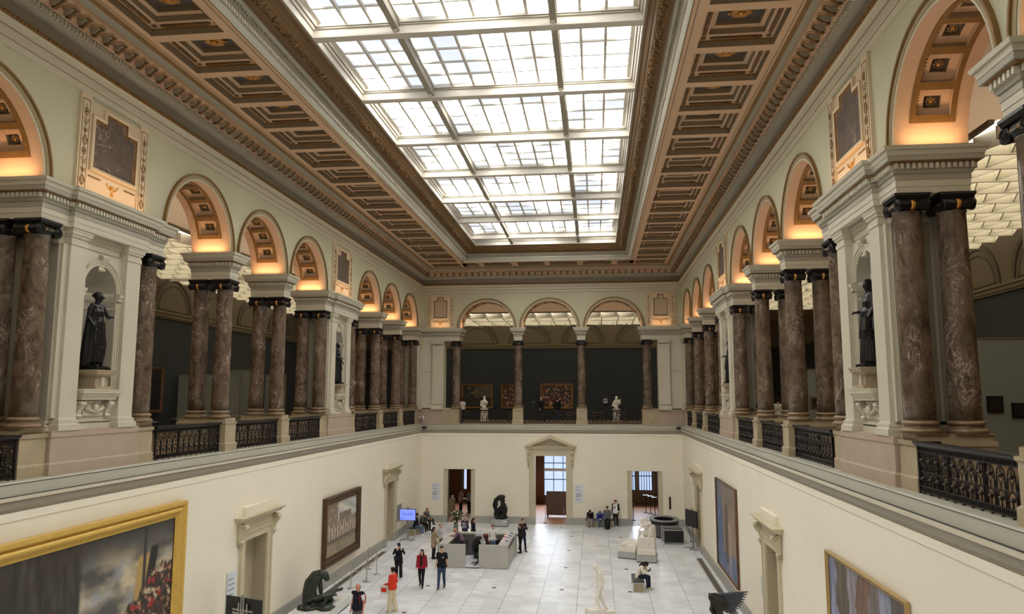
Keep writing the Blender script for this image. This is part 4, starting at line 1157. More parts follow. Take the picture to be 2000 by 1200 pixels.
def torso(B, J, k, infl=0.0, f=1.0):
    lat, lp = frame_of(J)
    for s in (-1, 1):
        B.chain([J['pelvis'] + lp * s * .065 * k, J['waist'] + (lat + lp) * s * .030 * k, J['chest'] + lat * s * .062 * k * f, (J['neck'] * .45 + J['chest'] * .55) + lat * s * .085 * k * f],
                [.108 * k + infl * 1.9, .092 * k + infl, .098 * k + infl, .070 * k + infl])
    B.chain([J['shl'], J['neck'] * .6 + J['chest'] * .4, J['shr']], [.050 * k + infl, .062 * k + infl, .050 * k + infl])
def figure(name, pose, k=1.0, loc=(0, 0, 0), rz=0.0, label='', group=None, top=None, bottom=None, shoes='black_cloth', hair=('hair_dark', 'short'), skin='skin', voxel=.013, sleeve='long', hem=0.0, wide=0.0, fem=False, hands=True, cat='person', skirt=None):
    J = {a: V(p) * k if a != 'look' else V(p).normalized() for a, p in pose.items()}
    t = thing(name, label, cat, loc, rz, group)
    lat, lp = frame_of(J); f = .88 if fem else 1.0
    look = J['look']; side = look.cross(V((0, 0, 1)))
    side = side.normalized() if side.length > .1 else lat
    upv = side.cross(look).normalized()
    R = Matrix((side, -look, upv)).transposed()     # head frame: x side, y back, z up
    h = J['head']; P = lambda x, y, z: h + R @ V((x, y, z)) * k
    B = Body()
    B.ell(h, (.074 * k, .092 * k, .108 * k), R); B.ell(P(0, -.022, -.055), (.054 * k, .062 * k, .058 * k), R)
    B.cap(P(0, -.088, .012), P(0, -.108, -.018), .010 * k, .016 * k, 8)               # nose
    B.cap(P(0, -.082, -.058), P(0, -.078, -.088), .016 * k, .020 * k, 8)              # mouth and chin
    for s in (-1, 1):
        B.ell(P(s * .074, .012, -.01), (.012 * k, .022 * k, .032 * k), R)              # ears
        B.ell(P(s * .032, -.078, .022), (.018 * k, .014 * k, .010 * k), R)             # brows
    B.cap(J['neck'] + V((0, 0, -.02)), P(0, .015, -.08), .056 * k, .050 * k)
    torso(B, J, k, 0, f)
    for s, a in ((1, 'l'), (-1, 'r')):
        sh, el, wr = J['sh' + a], J['el' + a], J['wr' + a]
        B.chain([sh, sh.lerp(el, .5), el], [.047 * k, .042 * k, .035 * k]); B.chain([el, el.lerp(wr, .3), wr], [.035 * k, .037 * k, .024 * k])
        hi, kn, an = J['hi' + a], J['kn' + a], J['an' + a]
        B.chain([hi, hi.lerp(kn, .35), kn], [.082 * k, .080 * k, .052 * k]); B.chain([kn, kn.lerp(an, .32), an], [.052 * k, .054 * k, .034 * k])
        B.cap(an + V((0, .02, -.03)) * k, an + V((0, -.14, -.055)) * k, .035 * k, .028 * k)
        if hands:
            d = (wr - el).normalized(); hand(B, wr, d, J['pelvis'] - wr if abs(d.z) > .7 else V((0, 0, 1)), s * (1 if abs(d.z) > .7 else -1), k)
    B.build('body', skin, t, voxel if voxel < .012 else voxel * .85, 1)
    b = MB()
    for s in (-1, 1):
        c = P(s * .030, -.086, .006); b.ball(tuple(c), .0085 * k, 'eye_dark', 6, 4)
    b.build('eyes', t)
    b = MB(); a0, a1 = P(-.02, -.098, -.058), P(.02, -.098, -.058); b.tube([tuple(a0), tuple(P(0, -.103, -.060)), tuple(a1)], .005 * k, 'lip', 5); b.build('mouth', t)
    if top:
        B = Body(); torso(B, J, k, .017, f)
        if hem:
            d = (J['pelvis'] - J['waist']).normalized()
            for s in (-1, 1): B.cap(J['pelvis'] + lp * s * .06 * k, J['pelvis'] + d * hem + lp * s * .09 * k, .122 * k, .128 * k)
        for a in 'lr':
            sh, el, wr = J['sh' + a], J['el' + a], J['wr' + a]
            if sleeve == 'none': continue
            if sleeve == 'short': B.cap(sh, sh.lerp(el, .62), .066 * k, .060 * k)
            else:
                B.chain([sh, el], [.064 * k, .052 * k]); B.cap(el, el.lerp(wr, .93), .052 * k, .040 * k)
        B.build('top', top, t, voxel, 2)
    if bottom:
        B = Body()
        for s in (-1, 1): B.cap(J['pelvis'] + lp * s * .06 * k + V((0, 0, .03)), J['pelvis'] + lp * s * .062 * k - V((0, 0, .03)), .118 * k, .12 * k)
        for a in 'lr':
            hi, kn, an = J['hi' + a], J['kn' + a], J['an' + a]
            B.chain([hi, hi.lerp(kn, .4), kn], [.098 * k, .094 * k, (.066 + wide * .5) * k]); B.chain([kn, kn.lerp(an, .35), kn.lerp(an, .98)], [(.066 + wide * .5) * k, (.064 + wide * .8) * k, (.050 + wide) * k])
        B.build('trousers', bottom, t, voxel, 2)
    if shoes:
        for a in 'lr':
            an = J['an' + a]; B = Body()
            B.cap(an + V((0, .03, -.045)) * k, an + V((0, -.05, -.045)) * k, .042 * k, .040 * k); B.cap(an + V((0, -.05, -.05)) * k, an + V((0, -.15, -.06)) * k, .042 * k, .032 * k)
            B.build('shoe', shoes, t, .01, 1)
    if hair and hair[1] != 'bald':
        B = Body(); B.ell(P(0, .022, .022), (.086 * k, .092 * k, .102 * k), R)
        if hair[1] == 'short': B.ell(P(0, -.03, .072), (.066 * k, .058 * k, .042 * k), R)
        if hair[1] in ('long', 'bun'):
            B.ell(P(0, -.02, .07), (.07 * k, .07 * k, .045 * k), R)
        if hair[1] == 'long':
            for s in (-1, 1): B.chain([P(s * .07, .02, 0), P(s * .09, .03, -.12), P(s * .09, .02, -.27)], [.034 * k, .040 * k, .024 * k])
            B.chain([P(0, .07, 0), P(0, .10, -.14), P(0, .11, -.30)], [.06 * k, .07 * k, .04 * k])
        if hair[1] == 'bun': B.ell(P(0, .10, .06), .05 * k); 
        B.build('hair', hair[0], t, .012, 1)
    elif hair and hair[1] == 'bald' and hair[0]:
        B = Body(); B.ell(P(0, .035, -.02), (.080 * k, .078 * k, .06 * k), R); B.build('hair', hair[0], t, .012, 1)
    return t, J
for nm, c in dict(skin=(214, 168, 142), skin_dark=(150, 106, 82), skin_red=(206, 140, 118), hair_dark=(34, 26, 24), hair_brown=(72, 46, 34), hair_grey=(150, 146, 140), hair_red=(100, 40, 30), black_cloth=(20, 20, 23), navy_cloth=(28, 32, 50), red_leather=(150, 22, 38),
                  jeans=(52, 68, 96), dark_jeans=(32, 40, 62), light_jeans=(96, 116, 140), orange_knit=(214, 58, 34), cream_cloth=(214, 200, 170), white_cloth=(232, 232, 230), vest_navy=(22, 24, 38), red_bag=(146, 24, 34), grey_cloth=(104, 104, 106), mid_grey=(140, 140, 142), purple_shirt=(118, 98, 118),
                  ivory_cloth=(232, 224, 206), beige_coat=(160, 138, 114), brown_shoe=(72, 44, 38), green_cap=(34, 96, 60), blue_cloth=(52, 60, 150), eye_dark=(24, 18, 16), lip=(150, 84, 76), silver_grey=(190, 190, 192), olive_grey=(88, 88, 80)).items():
    mat(nm, c, 0.75 if nm != 'red_leather' else 0.35, spec=0.3)
# little logo on shirts etc. come as parts

def prop(parent, name, fn):
    b = MB(); fn(b); return b.build(name, parent)

# ---- the visitors of the hall floor
t, J = figure('person', dict(WALK, look=(-.35, -1, .1)), .94, (-7.69, 33.05, 0), .05, 'woman walking in a red leather jacket with long dark hair', None, 'red_leather', 'black_cloth', 'brown_shoe', ('hair_dark', 'long'), fem=True)
B = Body(); B.chain([V((0, -.05, 1.29)), V((0, -.058, 1.1)), V((0, -.065, .98))], [.066, .074, .078]); B.build('black_vest', 'black_cloth', t, .014)
t, J = figure('person', dict(WALK, look=(.5, -1, .05), knl=STAND['knl'], anl=(.1, .12, .12), knr=(-.09, -.1, .51), anr=(-.1, -.16, .1)), 1.045, (-6.78, 32.97, 0), 0, 'man walking in black T-shirt and blue jeans with a small white chest logo', None, 'black_cloth', 'jeans', 'brown_shoe', ('hair_dark', 'short'), sleeve='short', hem=.04)
prop(t, 'chest_logo', lambda b: b.ball((.085, -.135, 1.33), (.022, .012, .036), 'white_cloth', 8, 5))
prop(t, 'wristwatch', lambda b: b.lathe([(.034, -.015), (.036, 0), (.034, .015)], (.232, -.02, .955), 'black_plastic', 10))
t, J = figure('person', dict(STAND, knl=(.09, -.06, .5), anl=(.09, -.08, .1), anr=(-.09, .10, .12), look=(-.1, -1, 0), wrr=(-.20, -.24, 1.02), elr=(-.23, .02, 1.12), wrl=(.13, -.28, 1.05), ell=(.22, .0, 1.12)), .985, (-7.92, 29.17, 0), radians(-112), 'woman in orange sweater and wide cream trousers carrying a white shopping bag', None, 'orange_knit', 'cream_cloth', 'cream_cloth', ('hair_dark', 'bun'), fem=True, wide=.035)
tb = thing('shopping_bag', 'white paper shopping bag with red label held by the woman in orange', 'bag', (-8.25, 29.22, .66), radians(-12))
prop(tb, 'bag_body', lambda b: b.frust(-.17, .17, -.06, .06, 0, -.19, .19, -.07, .07, .36, 'white_cloth'))
prop(tb, 'red_label', lambda b: b.box(-.11, .11, -.075, -.066, .09, .25, 'orange_knit'))
prop(tb, 'handle', lambda b: b.tube([(-.08, 0, .36), (-.06, 0, .46), (0, 0, .49), (.06, 0, .46), (.08, 0, .36)], .007, 'white_cloth', 5))
t, J = figure('person', dict(STAND, look=(.35, -1, .15), ell=(.27, -.12, 1.22), wrl=(.07, -.20, 1.50), elr=(-.27, -.12, 1.22), wrr=(-.05, -.20, 1.48), knl=(.10, -.05, .5), anl=(.12, -.08, .09)), .93, (-9.10, 34.47, 0), radians(18), 'woman all in black raising a phone to photograph, crossbody bag', None, 'black_cloth', 'black_cloth', 'white_cloth', ('hair_dark', 'bun'), hem=.16, wide=.03, fem=True)
prop(t, 'crossbody_bag', lambda b: b.stack(-.22, -.02, -.20, -.13, [(.86, 1.02, 0, .01), (1.02, 1.04, .012, .012)], 'navy_cloth'))
prop(t, 'phone', lambda b: b.box(-.05, .06, -.27, -.26, 1.48, 1.58, 'black_plastic'))
prop(t, 'white_cuffs', lambda b: [b.lathe([(.040, -.06), (.036, .06)], (x, -.18, 1.36), 'white_cloth', 10) for x in (.10, -.08)])
t, J = figure('person', dict(STAND, look=(-.25, -1, .0)), 1.035, (-8.35, 26.2, 0), radians(-12), 'balding man in dark padded vest over white T-shirt with red backpack', None, 'white_cloth', 'grey_cloth', 'black_cloth', ('hair_brown', 'bald'), skin='skin_red', sleeve='short')
B = Body(); torso(B, J, 1.03, .026, .92); B.build('vest', 'vest_navy', t, .014)
B = Body(); B.ell((.04, .20, 1.22), (.17, .11, .25)); B.ell((.04, .27, 1.10), (.13, .07, .13)); bp = B.build('backpack', 'red_bag', t, .014)
prop(t, 'strap', lambda b: [b.tube([(x, .08, 1.46), (x, -.05, 1.47), (x * 1.05, -.145, 1.32), (x * 1.1, -.13, 1.12)], .018, 'red_bag', 6) for x in (.14,)])
t, J = figure('person', dict(BENT, wrl=(.05, -.42, .80), wrr=(-.07, -.42, .76)), .98, (1.78, 34.05, 0), radians(62), 'person bent over a phone in white jacket and dark blue jeans, seated on bench', None, 'ivory_cloth', 'dark_jeans', 'cream_cloth', ('hair_dark', 'long'), fem=True, skin='skin_dark', hem=.10)
prop(t, 'phone', lambda b: b.box(-.04, .04, -.53, -.515, .78, .92, 'black_plastic'))
# by the wall next to the grey doorway
LW = [('person', dict(BENT, wrl=(.05, -.30, .62), wrr=(-.1, -.36, .6)), .97, (-.42, 49.22), -10, 'person bent forward in black top and grey trousers on the wall bench', 'black_cloth', 'mid_grey', 'white_cloth', ('hair_dark', 'short')),
      ('person', dict(BENT, knl=(.2, -.38, .55)), .92, (.13, 49.2), 5, 'person in green cap and blue top bent forward on the wall bench', 'blue_cloth', 'light_jeans', 'white_cloth', ('green_cap', 'short')),
      ('person', dict(SIT, wrl=(.10, -.30, .58), wrr=(-.12, -.30, .6), look=(0, -1, -.7)), 1.02, (.62, 49.15), 0, 'broad person in grey sweater sitting upright behind a black backpack', 'grey_cloth', 'black_cloth', 'black_cloth', ('hair_brown', 'short'))]
for nm, ps, k, (x, y), rz, lb, tp, bt, sh, hr in LW:
    figure(nm, ps, k, (x, y, 0), radians(rz), lb, None, tp, bt, sh, hr, voxel=.016)
t, J = figure('person', dict(STAND, look=(-.8, -.8, -.1), wrl=(.2, -.14, .94)), 1.0, (1.16, 49.45, 0), radians(-20), 'young person standing in open black jacket and white T-shirt with dark print', None, 'white_cloth', 'black_cloth', 'white_cloth', ('hair_brown', 'short'), voxel=.016)
prop(t, 'shirt_print', lambda b: b.box(-.06, .03, -.135, -.12, 1.22, 1.31, 'dark_grey'))
B = Body()
for s in (-1, 1): B.chain([V((s * .17, .02, 1.41)), V((s * .16, .02, 1.1)), V((s * .15, .02, .86))], [.085, .085, .08]); B.chain([V((s * .17, 0, 1.40)), V((s * .215, .03, 1.12)), J['wrl' if s > 0 else 'wrr'] * .98], [.07, .058, .045])
B.cap((-.1, .07, 1.35), (.1, .07, 1.35), .07, .07); B.cap((-.1, .07, .95), (.1, .07, .95), .09, .09); B.cap((0, .08, 1.35), (0, .08, .95), .09, .1); B.build('open_jacket', 'black_cloth', t, .016)
B = Body(); B.ell((.60, 48.62, .24), (.17, .13, .24)); B.ell((.60, 48.52, .16), (.13, .07, .13)); o = B.build('backpack', 'black_cloth', None, .016); tag(o, 'black backpack standing on the floor before the person in grey', 'backpack')
# on the bench by the wall with the screens
t, J = figure('person', dict(SIT, look=(.2, -1, -.5)), .95, (-10.95, 45.35, 0), radians(75), 'seated woman in black coat with white scarf strip and jeans by the blue screen', None, 'black_cloth', 'light_jeans', 'white_cloth', ('hair_dark', 'long'), voxel=.016, fem=True)
prop(t, 'scarf', lambda b: b.tube([(.10, -.10, 1.02), (.12, -.15, .88), (.10, -.16, .66)], .028, 'white_cloth', 6))
figure('person', dict(BENT, wrl=(.02, -.45, .62)), 1.0, (-10.85, 46.25, 0), radians(70), 'person in dark olive hoodie leaning forward on the bench by the blue screen', None, 'olive_grey', 'black_cloth', 'white_cloth', ('hair_brown', 'short'), voxel=.016)
figure('person', dict(SIT, look=(.3, -1, -.2), knl=(.18, -.40, .62), anl=(.0, -.62, .44)), 1.03, (-10.75, 47.2, 0), radians(60), 'balding man with crossed legs at the far end of the wall bench', None, 'grey_cloth', 'black_cloth', 'black_cloth', ('hair_grey', 'bald'), voxel=.016, skin='skin_red')
# round the information desk
figure('person', dict(STAND, head=(0, -.34, 1.42), neck=(0, -.24, 1.32), chest=(0, -.15, 1.20), waist=(0, -.02, 1.07), shl=(.17, -.2, 1.29), shr=(-.17, -.2, 1.29), ell=(.25, -.34, 1.10), elr=(-.25, -.34, 1.10), wrl=(.12, -.52, 1.13), wrr=(-.10, -.54, 1.13), look=(0, -1, -.3)), 1.0, (-7.0, 39.1, 0), radians(-80), 'bald man in purple checked shirt leaning on the desk counter', None, 'purple_shirt', 'dark_grey', 'black_cloth', ('', 'bald'), skin='skin_red', voxel=.015)
t, J = figure('person', dict(STAND, ell=(.24, -.1, 1.13), wrl=(.1, -.26, 1.15)), .93, (-8.42, 38.85, 0), radians(80), 'dark-haired woman in beige coat waiting at the side of the desk', None, 'beige_coat', 'black_cloth', 'black_cloth', ('hair_dark', 'long'), voxel=.015, fem=True, hem=.25)
B = Body(); B.ell((.17, -.14, .86), (.13, .10, .17)); B.build('cream_tote', 'cream_cloth', t, .015)
figure('person', dict(STAND, look=(0, -1, -.1)), .94, (-8.32, 39.85, 0), radians(70), 'grey-haired person in silver-grey jacket second in line at the desk', None, 'silver_grey', 'grey_cloth', 'black_cloth', ('hair_grey', 'short'), voxel=.016)
t, J = figure('person', dict(STAND, head=(0, -.05, 1.56), wrl=(.14, -.24, 1.0), wrr=(-.14, -.24, 1.0)), .96, (-7.4, 42.3, 0), radians(160), 'balding man in navy and white striped pullover behind the desk', None, 'stripe_navy', 'black_cloth', 'black_cloth', ('hair_grey', 'bald'), voxel=.015) if mat('stripe_navy', (30, 34, 62)) else None
B = Body(); B.ell((.12, -.20, .84), (.14, .09, .10)); B.build('red_handbag', 'red_bag', t, .015)
prop(t, 'white_stripes', lambda b: [b.lathe([(.158, -.008), (.158, .008)], (0, 0, 1.02 + .065 * q), 'white_cloth', 14) for q in range(5)])
figure('person', dict(STAND, look=(-.6, -1, -.1)), .90, (-6.92, 42.3, 0), radians(120), 'fair-haired woman in navy coat beside the striped pullover', None, 'navy_cloth', 'black_cloth', 'black_cloth', ('hair_brown', 'long'), voxel=.016, fem=True, hem=.15)
t, J = figure('person', dict(STAND, ell=(.22, -.05, 1.2), wrl=(.15, -.2, 1.3)), .95, (-5.45, 39.7, 0), radians(10), 'receptionist with red hair and white blouse standing inside the desk', None, 'white_cloth', 'light_jeans', 'black_cloth', ('hair_red', 'bun'), voxel=.015, fem=True)
B = Body()
for s in (-1, 1): B.chain([V((s * .16, .02, 1.33)), V((s * .15, .02, .95))], [.06, .07]); 
B.cap((-.1, .07, 1.25), (.1, .07, .95), .07, .09); B.build('grey_cardigan', 'mid_grey', t, .015)
t, J = figure('person', dict(WALK, look=(-.3, -1, -.1), ell=(.2, -.12, 1.16), wrl=(.03, -.24, 1.28)), 1.01, (-4.05, 41.2, 0), radians(35), 'tall man in navy jacket and dark jeans at the brochure side of the desk', None, 'navy_cloth', 'dark_jeans', 'brown_shoe', ('hair_brown', 'short'), voxel=.015, hem=.1)
figure('person', dict(STAND, look=(0, -1, -.4), wrl=(.1, -.3, 1.08), ell=(.2, -.1, 1.12)), .89, (-4.12, 40.75, 0), radians(-75), 'brown-haired woman in black leaning over the brochures', None, 'black_cloth', 'black_cloth', 'black_cloth', ('hair_brown', 'long'), voxel=.016, fem=True)
# in the far gallery and side gallery
figure('person', dict(STAND, look=(0, -1, 0)), 1.0, (-10.0, 55.6, 6.5), radians(170), 'man in white T-shirt seen from behind in front of the landscape', None, 'white_cloth', 'black_cloth', 'black_cloth', ('hair_dark', 'short'), voxel=.017, sleeve='short')
figure('person', dict(WALK, look=(.3, -1, 0)), 1.06, (-4.05, 55.5, 6.5), radians(40), 'white-haired man in black coat beside the large dark painting', None, 'black_cloth', 'dark_jeans', 'black_cloth', ('hair_grey', 'short'), voxel=.017, hem=.1)
figure('person', dict(STAND, look=(0, -1, 0)), 1.03, (-2.85, 55.6, 6.5), radians(180), 'dark-clad person facing the large dark painting', None, 'black_cloth', 'jeans', 'black_cloth', ('hair_dark', 'short'), voxel=.017)
figure('person', dict(STAND, look=(0, -1, 0)), 1.0, (8.55, 36.6, 6.5), radians(150), 'person in white blouse half hidden between the columns of the side gallery', None, 'white_cloth', 'black_cloth', 'black_cloth', ('hair_dark', 'short'), voxel=.017, fem=True)
# behind the brown doorway
figure('person', dict(STAND, look=(.3, -1, -.3)), 1.0, (-9.75, 53.9, 0), radians(70), 'visitor in tan jacket inside the shop doorway', None, 'beige_coat', 'dark_jeans', 'black_cloth', ('hair_dark', 'short'), voxel=.018)
figure('person', dict(STAND, look=(-.3, -1, -.2)), .95, (-9.2, 54.3, 0), radians(-30), 'red-haired visitor in grey cardigan inside the shop doorway', None, 'mid_grey', 'black_cloth', 'black_cloth', ('hair_red', 'long'), voxel=.018, fem=True)
# ------------------------------------------------------------------ doors
def side_door(fr, uc, words, num, w=.85, top=3.45, leaf='closed'):
    root = thing('door_%d' % num, '', 'door', FR[fr](8.68, uc, 0), ROT[fr], kind='structure'); del root['label']; del root['category']
    b = MB()
    for s in (-1, 1):
        y0, y1 = sorted((s * w, s * (w + .33))); b.box(-.06, 0, y0, y1, 0, top + .32, 'door_frame'); b.box(-.10, 0, *sorted((s * (w + .24), s * (w + .34))), 0, top + .325, 'door_frame'); b.box(-.12, 0, *sorted((s * (w - .01), s * (w + .35))), 0, .45, 'skirting_grey')
    b.box(-.058, 0, -w - .005, w + .005, top, top + .25, 'door_frame'); b.box(-.104, 0, -w - .345, w + .345, top + .24, top + .335, 'door_frame')
    b.box(-.08, 0, -w - .33, w + .33, top + .335, top + .62, 'door_frame')
    b.build('frame', root)
    b = MB(); b.stack(-.02, 0, -w - .45, w + .45, [(top + .62, top + .68, .08, .12), (top + .68, top + .76, .22, .24), (top + .76, top + .84, .28, .36)], 'door_frame')
    b.box(-.12, 0, -w - .2, w + .2, top + .84, top + 1.12, 'cream_wall'); b.build('cornice', root)
    for s in (-1, 1):
        b = MB(); scroll(b, -.02, s * (w + .42), top + .56, 1.15, 'door_frame', .10); b.tube([(-.06, s * (w + .42), top - .08), (-.05, s * (w + .42), top - .2)], [.07, .02], 'door_frame', 8); b.build('scroll_bracket', root)
    if leaf == 'closed':
        b = MB(); b.box(.30, .36, -w, w, 0, top, 'door_beige'); b.box(.26, .30, -w, w, 0, .42, 'skirting_grey')
        for s in (-1, 1): b.box(0, .36, *sorted((s * (w - .02), s * w)), 0, top, 'door_beige')
        b.build('leaf', root)
    else:
        b = MB(); b.box(.45, .51, -w, w, 0, top, 'door_beige')
        b.box(0, .45, w - .03, w, 0, top, 'door_beige'); b.box(0, .45, -w, -w + .03, 0, top, 'door_beige'); b.build('reveal', root)
        b = MB()
        b.box(.02, .30, w - .12, w - .06, 0, top, 'dark_grey'); b.box(.30, .44, w - .30, w - .06, 0, top, 'grey_leaf')
        for q in range(14): b.ball((.16, w - .125, .3 + .22 * q), .02, 'steel_dark', 5, 4)
        b.build('leaf', root)
    return root
mat('grey_leaf', (118, 112, 104), 0.5)
side_door('L', 25.4, '', 1, leaf='open'); side_door('R', 25.4, '', 2)
d3 = side_door('L', 42.5, '', 3); side_door('R', 42.7, '', 4)
o = MB(); o.box(.285, .30, -.15, .12, 1.95, 2.55, 'white_plastic'); o.box(.28, .285, -.08, .02, 2.30, 2.40, 'screen_dark_blue'); o.box(.28, .285, -.1, .08, 2.05, 2.10, 'dark_grey'); s = o.build('paper_notice'); place(s, 'L', 8.68, 42.3, 0); tag(s, 'white paper notice stuck on the closed beige door near the blue screen', 'notice')
o = MB(); o.box(.285, .30, -.2, .2, 1.62, 1.66, 'steel_dark'); s = o.build('door_plate'); place(s, 'R', 8.68, 25.4, 0); tag(s, 'small dark name plate on the closed beige door between two paintings', 'plate')
# central far door with pediment
root = thing('door_5', '', 'door', (-3.05, 50.05, 0), 0, kind='structure'); del root['label']; del root['category']
b = MB()
for s in (-1, 1):
    x0, x1 = sorted((s * 1.02, s * 1.40)); b.box(x0, x1, -.07, 0, .0, 4.8, 'door_frame'); b.box(*sorted((s * 1.30, s * 1.42)), -.11, 0, 0, 4.8, 'door_frame'); b.box(*sorted((s * 1.01, s * 1.44)), -.13, 0, 0, .45, 'skirting_grey')
    b.box(*sorted((s * 1.025, s * 1.06)), 0, .45, 0, 4.42, 'door_frame')
b.box(-1.03, 1.03, -.068, 0, 4.42, 4.79, 'door_frame'); b.build('frame', root)
b = MB(); b.stack(-1.5, 1.5, -.05, 0, [(4.8, 4.86, .02, .06), (4.86, 4.97, .10, .10), (4.97, 5.07, .16, .20)], 'door_frame')
for s in (-1, 1):
    b.add([(s * 1.74, -.28, 5.07), (s * 1.74, 0, 5.07), (0, 0, 5.80), (0, -.28, 5.80), (s * 1.30, -.28, 5.07), (s * 1.30, 0, 5.07), (0, 0, 5.58), (0, -.28, 5.58)], [(0, 1, 2, 3), (4, 7, 6, 5), (0, 3, 7, 4), (1, 5, 6, 2), (0, 4, 5, 1)], 'door_frame')
b.add([(-1.3, -.08, 5.07), (1.3, -.08, 5.07), (0, -.08, 5.58)], [(0, 1, 2)], 'door_beige'); b.build('pediment', root)
for s in (-1, 1):
    b = MB(lambda h, u, z: (u, h, z)); scroll(b, -.02, s * 1.44, 4.72, 1.05, 'door_frame', .09); b.tube([(-.08, s * 1.44, 4.15), (-.06, s * 1.44, 3.75), (-.04, s * 1.44, 3.62)], [.06, .07, .02], 'door_beige', 8); b.build('scroll_bracket', root)
for k, (x0, x1, zt) in enumerate(((-10.25, -8.1, 3.5), (1.97, 4.24, 3.5))):
    root = thing('door_%d' % (6 + k), '', 'door', ((x0 + x1) / 2, 50.05, 0), 0, kind='structure'); del root['label']; del root['category']; w = (x1 - x0) / 2
    b = MB()
    for s in (-1, 1): b.box(*sorted((s * (w - .28), s * w)), .08, .14, 0, zt, 'door_frame'); b.box(*sorted((s * (w - .28), s * (w - .30))), .1, .45, 0, zt, 'partition_grey'); b.box(*sorted((s * (w - .28), s * w)), .05, .14, 0, .42, 'skirting_grey')
    b.box(-w + .28, w - .28, .1, .45, zt - .02, zt, 'door_frame'); b.build('frame', root)

# ---- rooms beyond the far doors
b = MB(); b.box(-13, 7, 50.0, 61, -.3, -.001, 'terracotta'); structure(b.build('floor_vestibule')); mat('vestibule_brown', (120, 94, 66), .8)
b = MB(); b.box(-13, 7, 60.0, 60.3, 0, 5.9, 'vestibule_brown'); b.box(-13, -12.7, 50.5, 60, 0, 5.9, 'vestibule_brown'); b.box(6.7, 7, 50.5, 60, 0, 5.9, 'grey_stone'); b.box(-13, 7, 50.5, 60.3, 5.9, 6.1, 'wood_brown')
b.box(-7.2, -6.9, 50.5, 60, 0, 5.9, 'wood_brown'); b.box(.2, .5, 50.5, 60, 0, 5.9, 'grey_stone'); structure(b.build('wall_vestibule'))
def window(num, x0, x1, z0, z1, y, nx, nz, words):
    r = thing('window_%d' % num, '', 'window', ((x0 + x1) / 2, y, z0), 0, kind='structure'); del r['label']; del r['category']
    w = (x1 - x0) / 2; h = z1 - z0
    b = MB(); b.box(-w, w, 0, .02, 0, h, 'daylight_window'); b.build('pane', r)
    b = MB()
    for i in range(nx + 1): x = -w + 2 * w * i / nx; b.box(x - .025, x + .025, -.05, 0, 0, h, 'dark_grey')
    for i in range(nz + 1): z = h * i / nz; b.box(-w, w, -.05, 0, z - .03, z + .03, 'dark_grey')
    b.build('bars', r)
    if num == 3: prop(r, 'white_transom', lambda b: b.box(-w, w, -.08, -.05, h * .50, h * .56, 'white_plastic'))
    return r
window(2, -10.6, -10.1, 1.0, 4.2, 59.9, 1, 1, ''); window(3, -4.15, -1.9, .6, 4.4, 59.9, 3, 3, ''); window(4, 2.45, 2.95, 1.1, 4.4, 59.9, 3, 3, ''); window(5, 3.25, 4.25, 1.1, 4.4, 59.9, 5, 3, '')
for x, w, lb in ((-9.85, .35, 'dark brown curtain beside the bright shop window'), (-4.5, .3, 'dark curtain beside the central bright window')):
    b = MB()
    for q in range(8): b.tube([(x - w + 2 * w * q / 7, 59.4, 0), (x - w + 2 * w * q / 7, 59.4, 4.6)], .09, 'wood_brown', 6)
    tag(b.build('curtain'), lb, 'curtain')
b = MB(); b.box(-3.55, -1.9, 53.2, 53.3, .12, 1.75, 'panel_brown') if mat('panel_brown', (92, 68, 56)) else None; b.box(-3.5, -3.4, 53.1, 53.4, 0, .12, 'black_metal'); b.box(-2.1, -2.0, 53.1, 53.4, 0, .12, 'black_metal'); tag(b.build('screen_panel'), 'brown free-standing panel inside the central doorway', 'panel')
for x, y, lb in ((-3.45, 50.6, 'near the brown panel edge'), (-2.22, 50.6, 'before the brown panel')):
    b = MB(); b.lathe([(.14, 0), (.14, .02), (.02, .04), (.02, .95), (.03, 1.0), (0, 1.0)], (x, y, 0), 'steel', 10); b.box(x, x + .01, y, y + .01, .8, .85, 'steel'); tag(b.build('queue_post'), 'chrome queue post in the central doorway, ' + lb, 'post')
for x, y, lb in ((2.42, 52.3, 'black queue post in the doorway with barred windows'),):
    b = MB(); b.lathe([(.17, 0), (.17, .02), (.025, .04), (.025, 1.0), (.045, 1.02), (.045, 1.1), (0, 1.1)], (x, y, 0), 'black_metal', 10); tag(b.build('queue_post'), lb, 'post')
t = thing('music_stand', 'dark stands and low rail inside the doorway with barred windows', 'stand', (3.8, 55.5, 0))
for i, (dx, dy) in enumerate(((0, 0), (.25, -.7), (-.3, .5))):
    prop(t, 'leg', lambda b: (b.tube([(dx, dy, 0), (dx, dy, 1.2)], .03, 'black_metal', 6), b.box(dx - .2, dx + .2, dy - .15, dy + .15, 1.2, 1.24, 'black_metal'), b.box(dx - .18, dx + .18, dy - .18, dy + .18, 0, .03, 'black_metal')))
b = MB(); b.box(-10.5, -10.15, 53.4, 53.9, 0, 1.07, 'tan_stone'); tag(b.build('shop_box'), 'tall pale wooden box inside the shop doorway', 'box')
b = MB(); b.lathe([(.10, 1.07), (.10, 1.30), (0, 1.32)], (-10.3, 53.6, 0), 'white_plastic', 10); tag(b.build('white_jar'), 'white jar on the pale wooden box in the shop doorway', 'jar')
b = MB(); b.box(-10.1, -9.2, 54.9, 55.5, .85, .9, 'dark_grey'); b.box(-10.05, -9.95, 55, 55.1, 0, .85, 'dark_grey'); b.box(-9.35, -9.25, 55, 55.1, 0, .85, 'dark_grey')
for q in range(5): b.lathe([(.05, .9), (.05, 1.15 + .06 * (q % 3)), (0, 1.2 + .06 * (q % 3))], (-10.0 + .18 * q, 55.2, 0), 'white_plastic' if q % 2 else 'red_bag', 8)
tag(b.build('shop_table'), 'dark shop table with small goods behind the visitors', 'table')
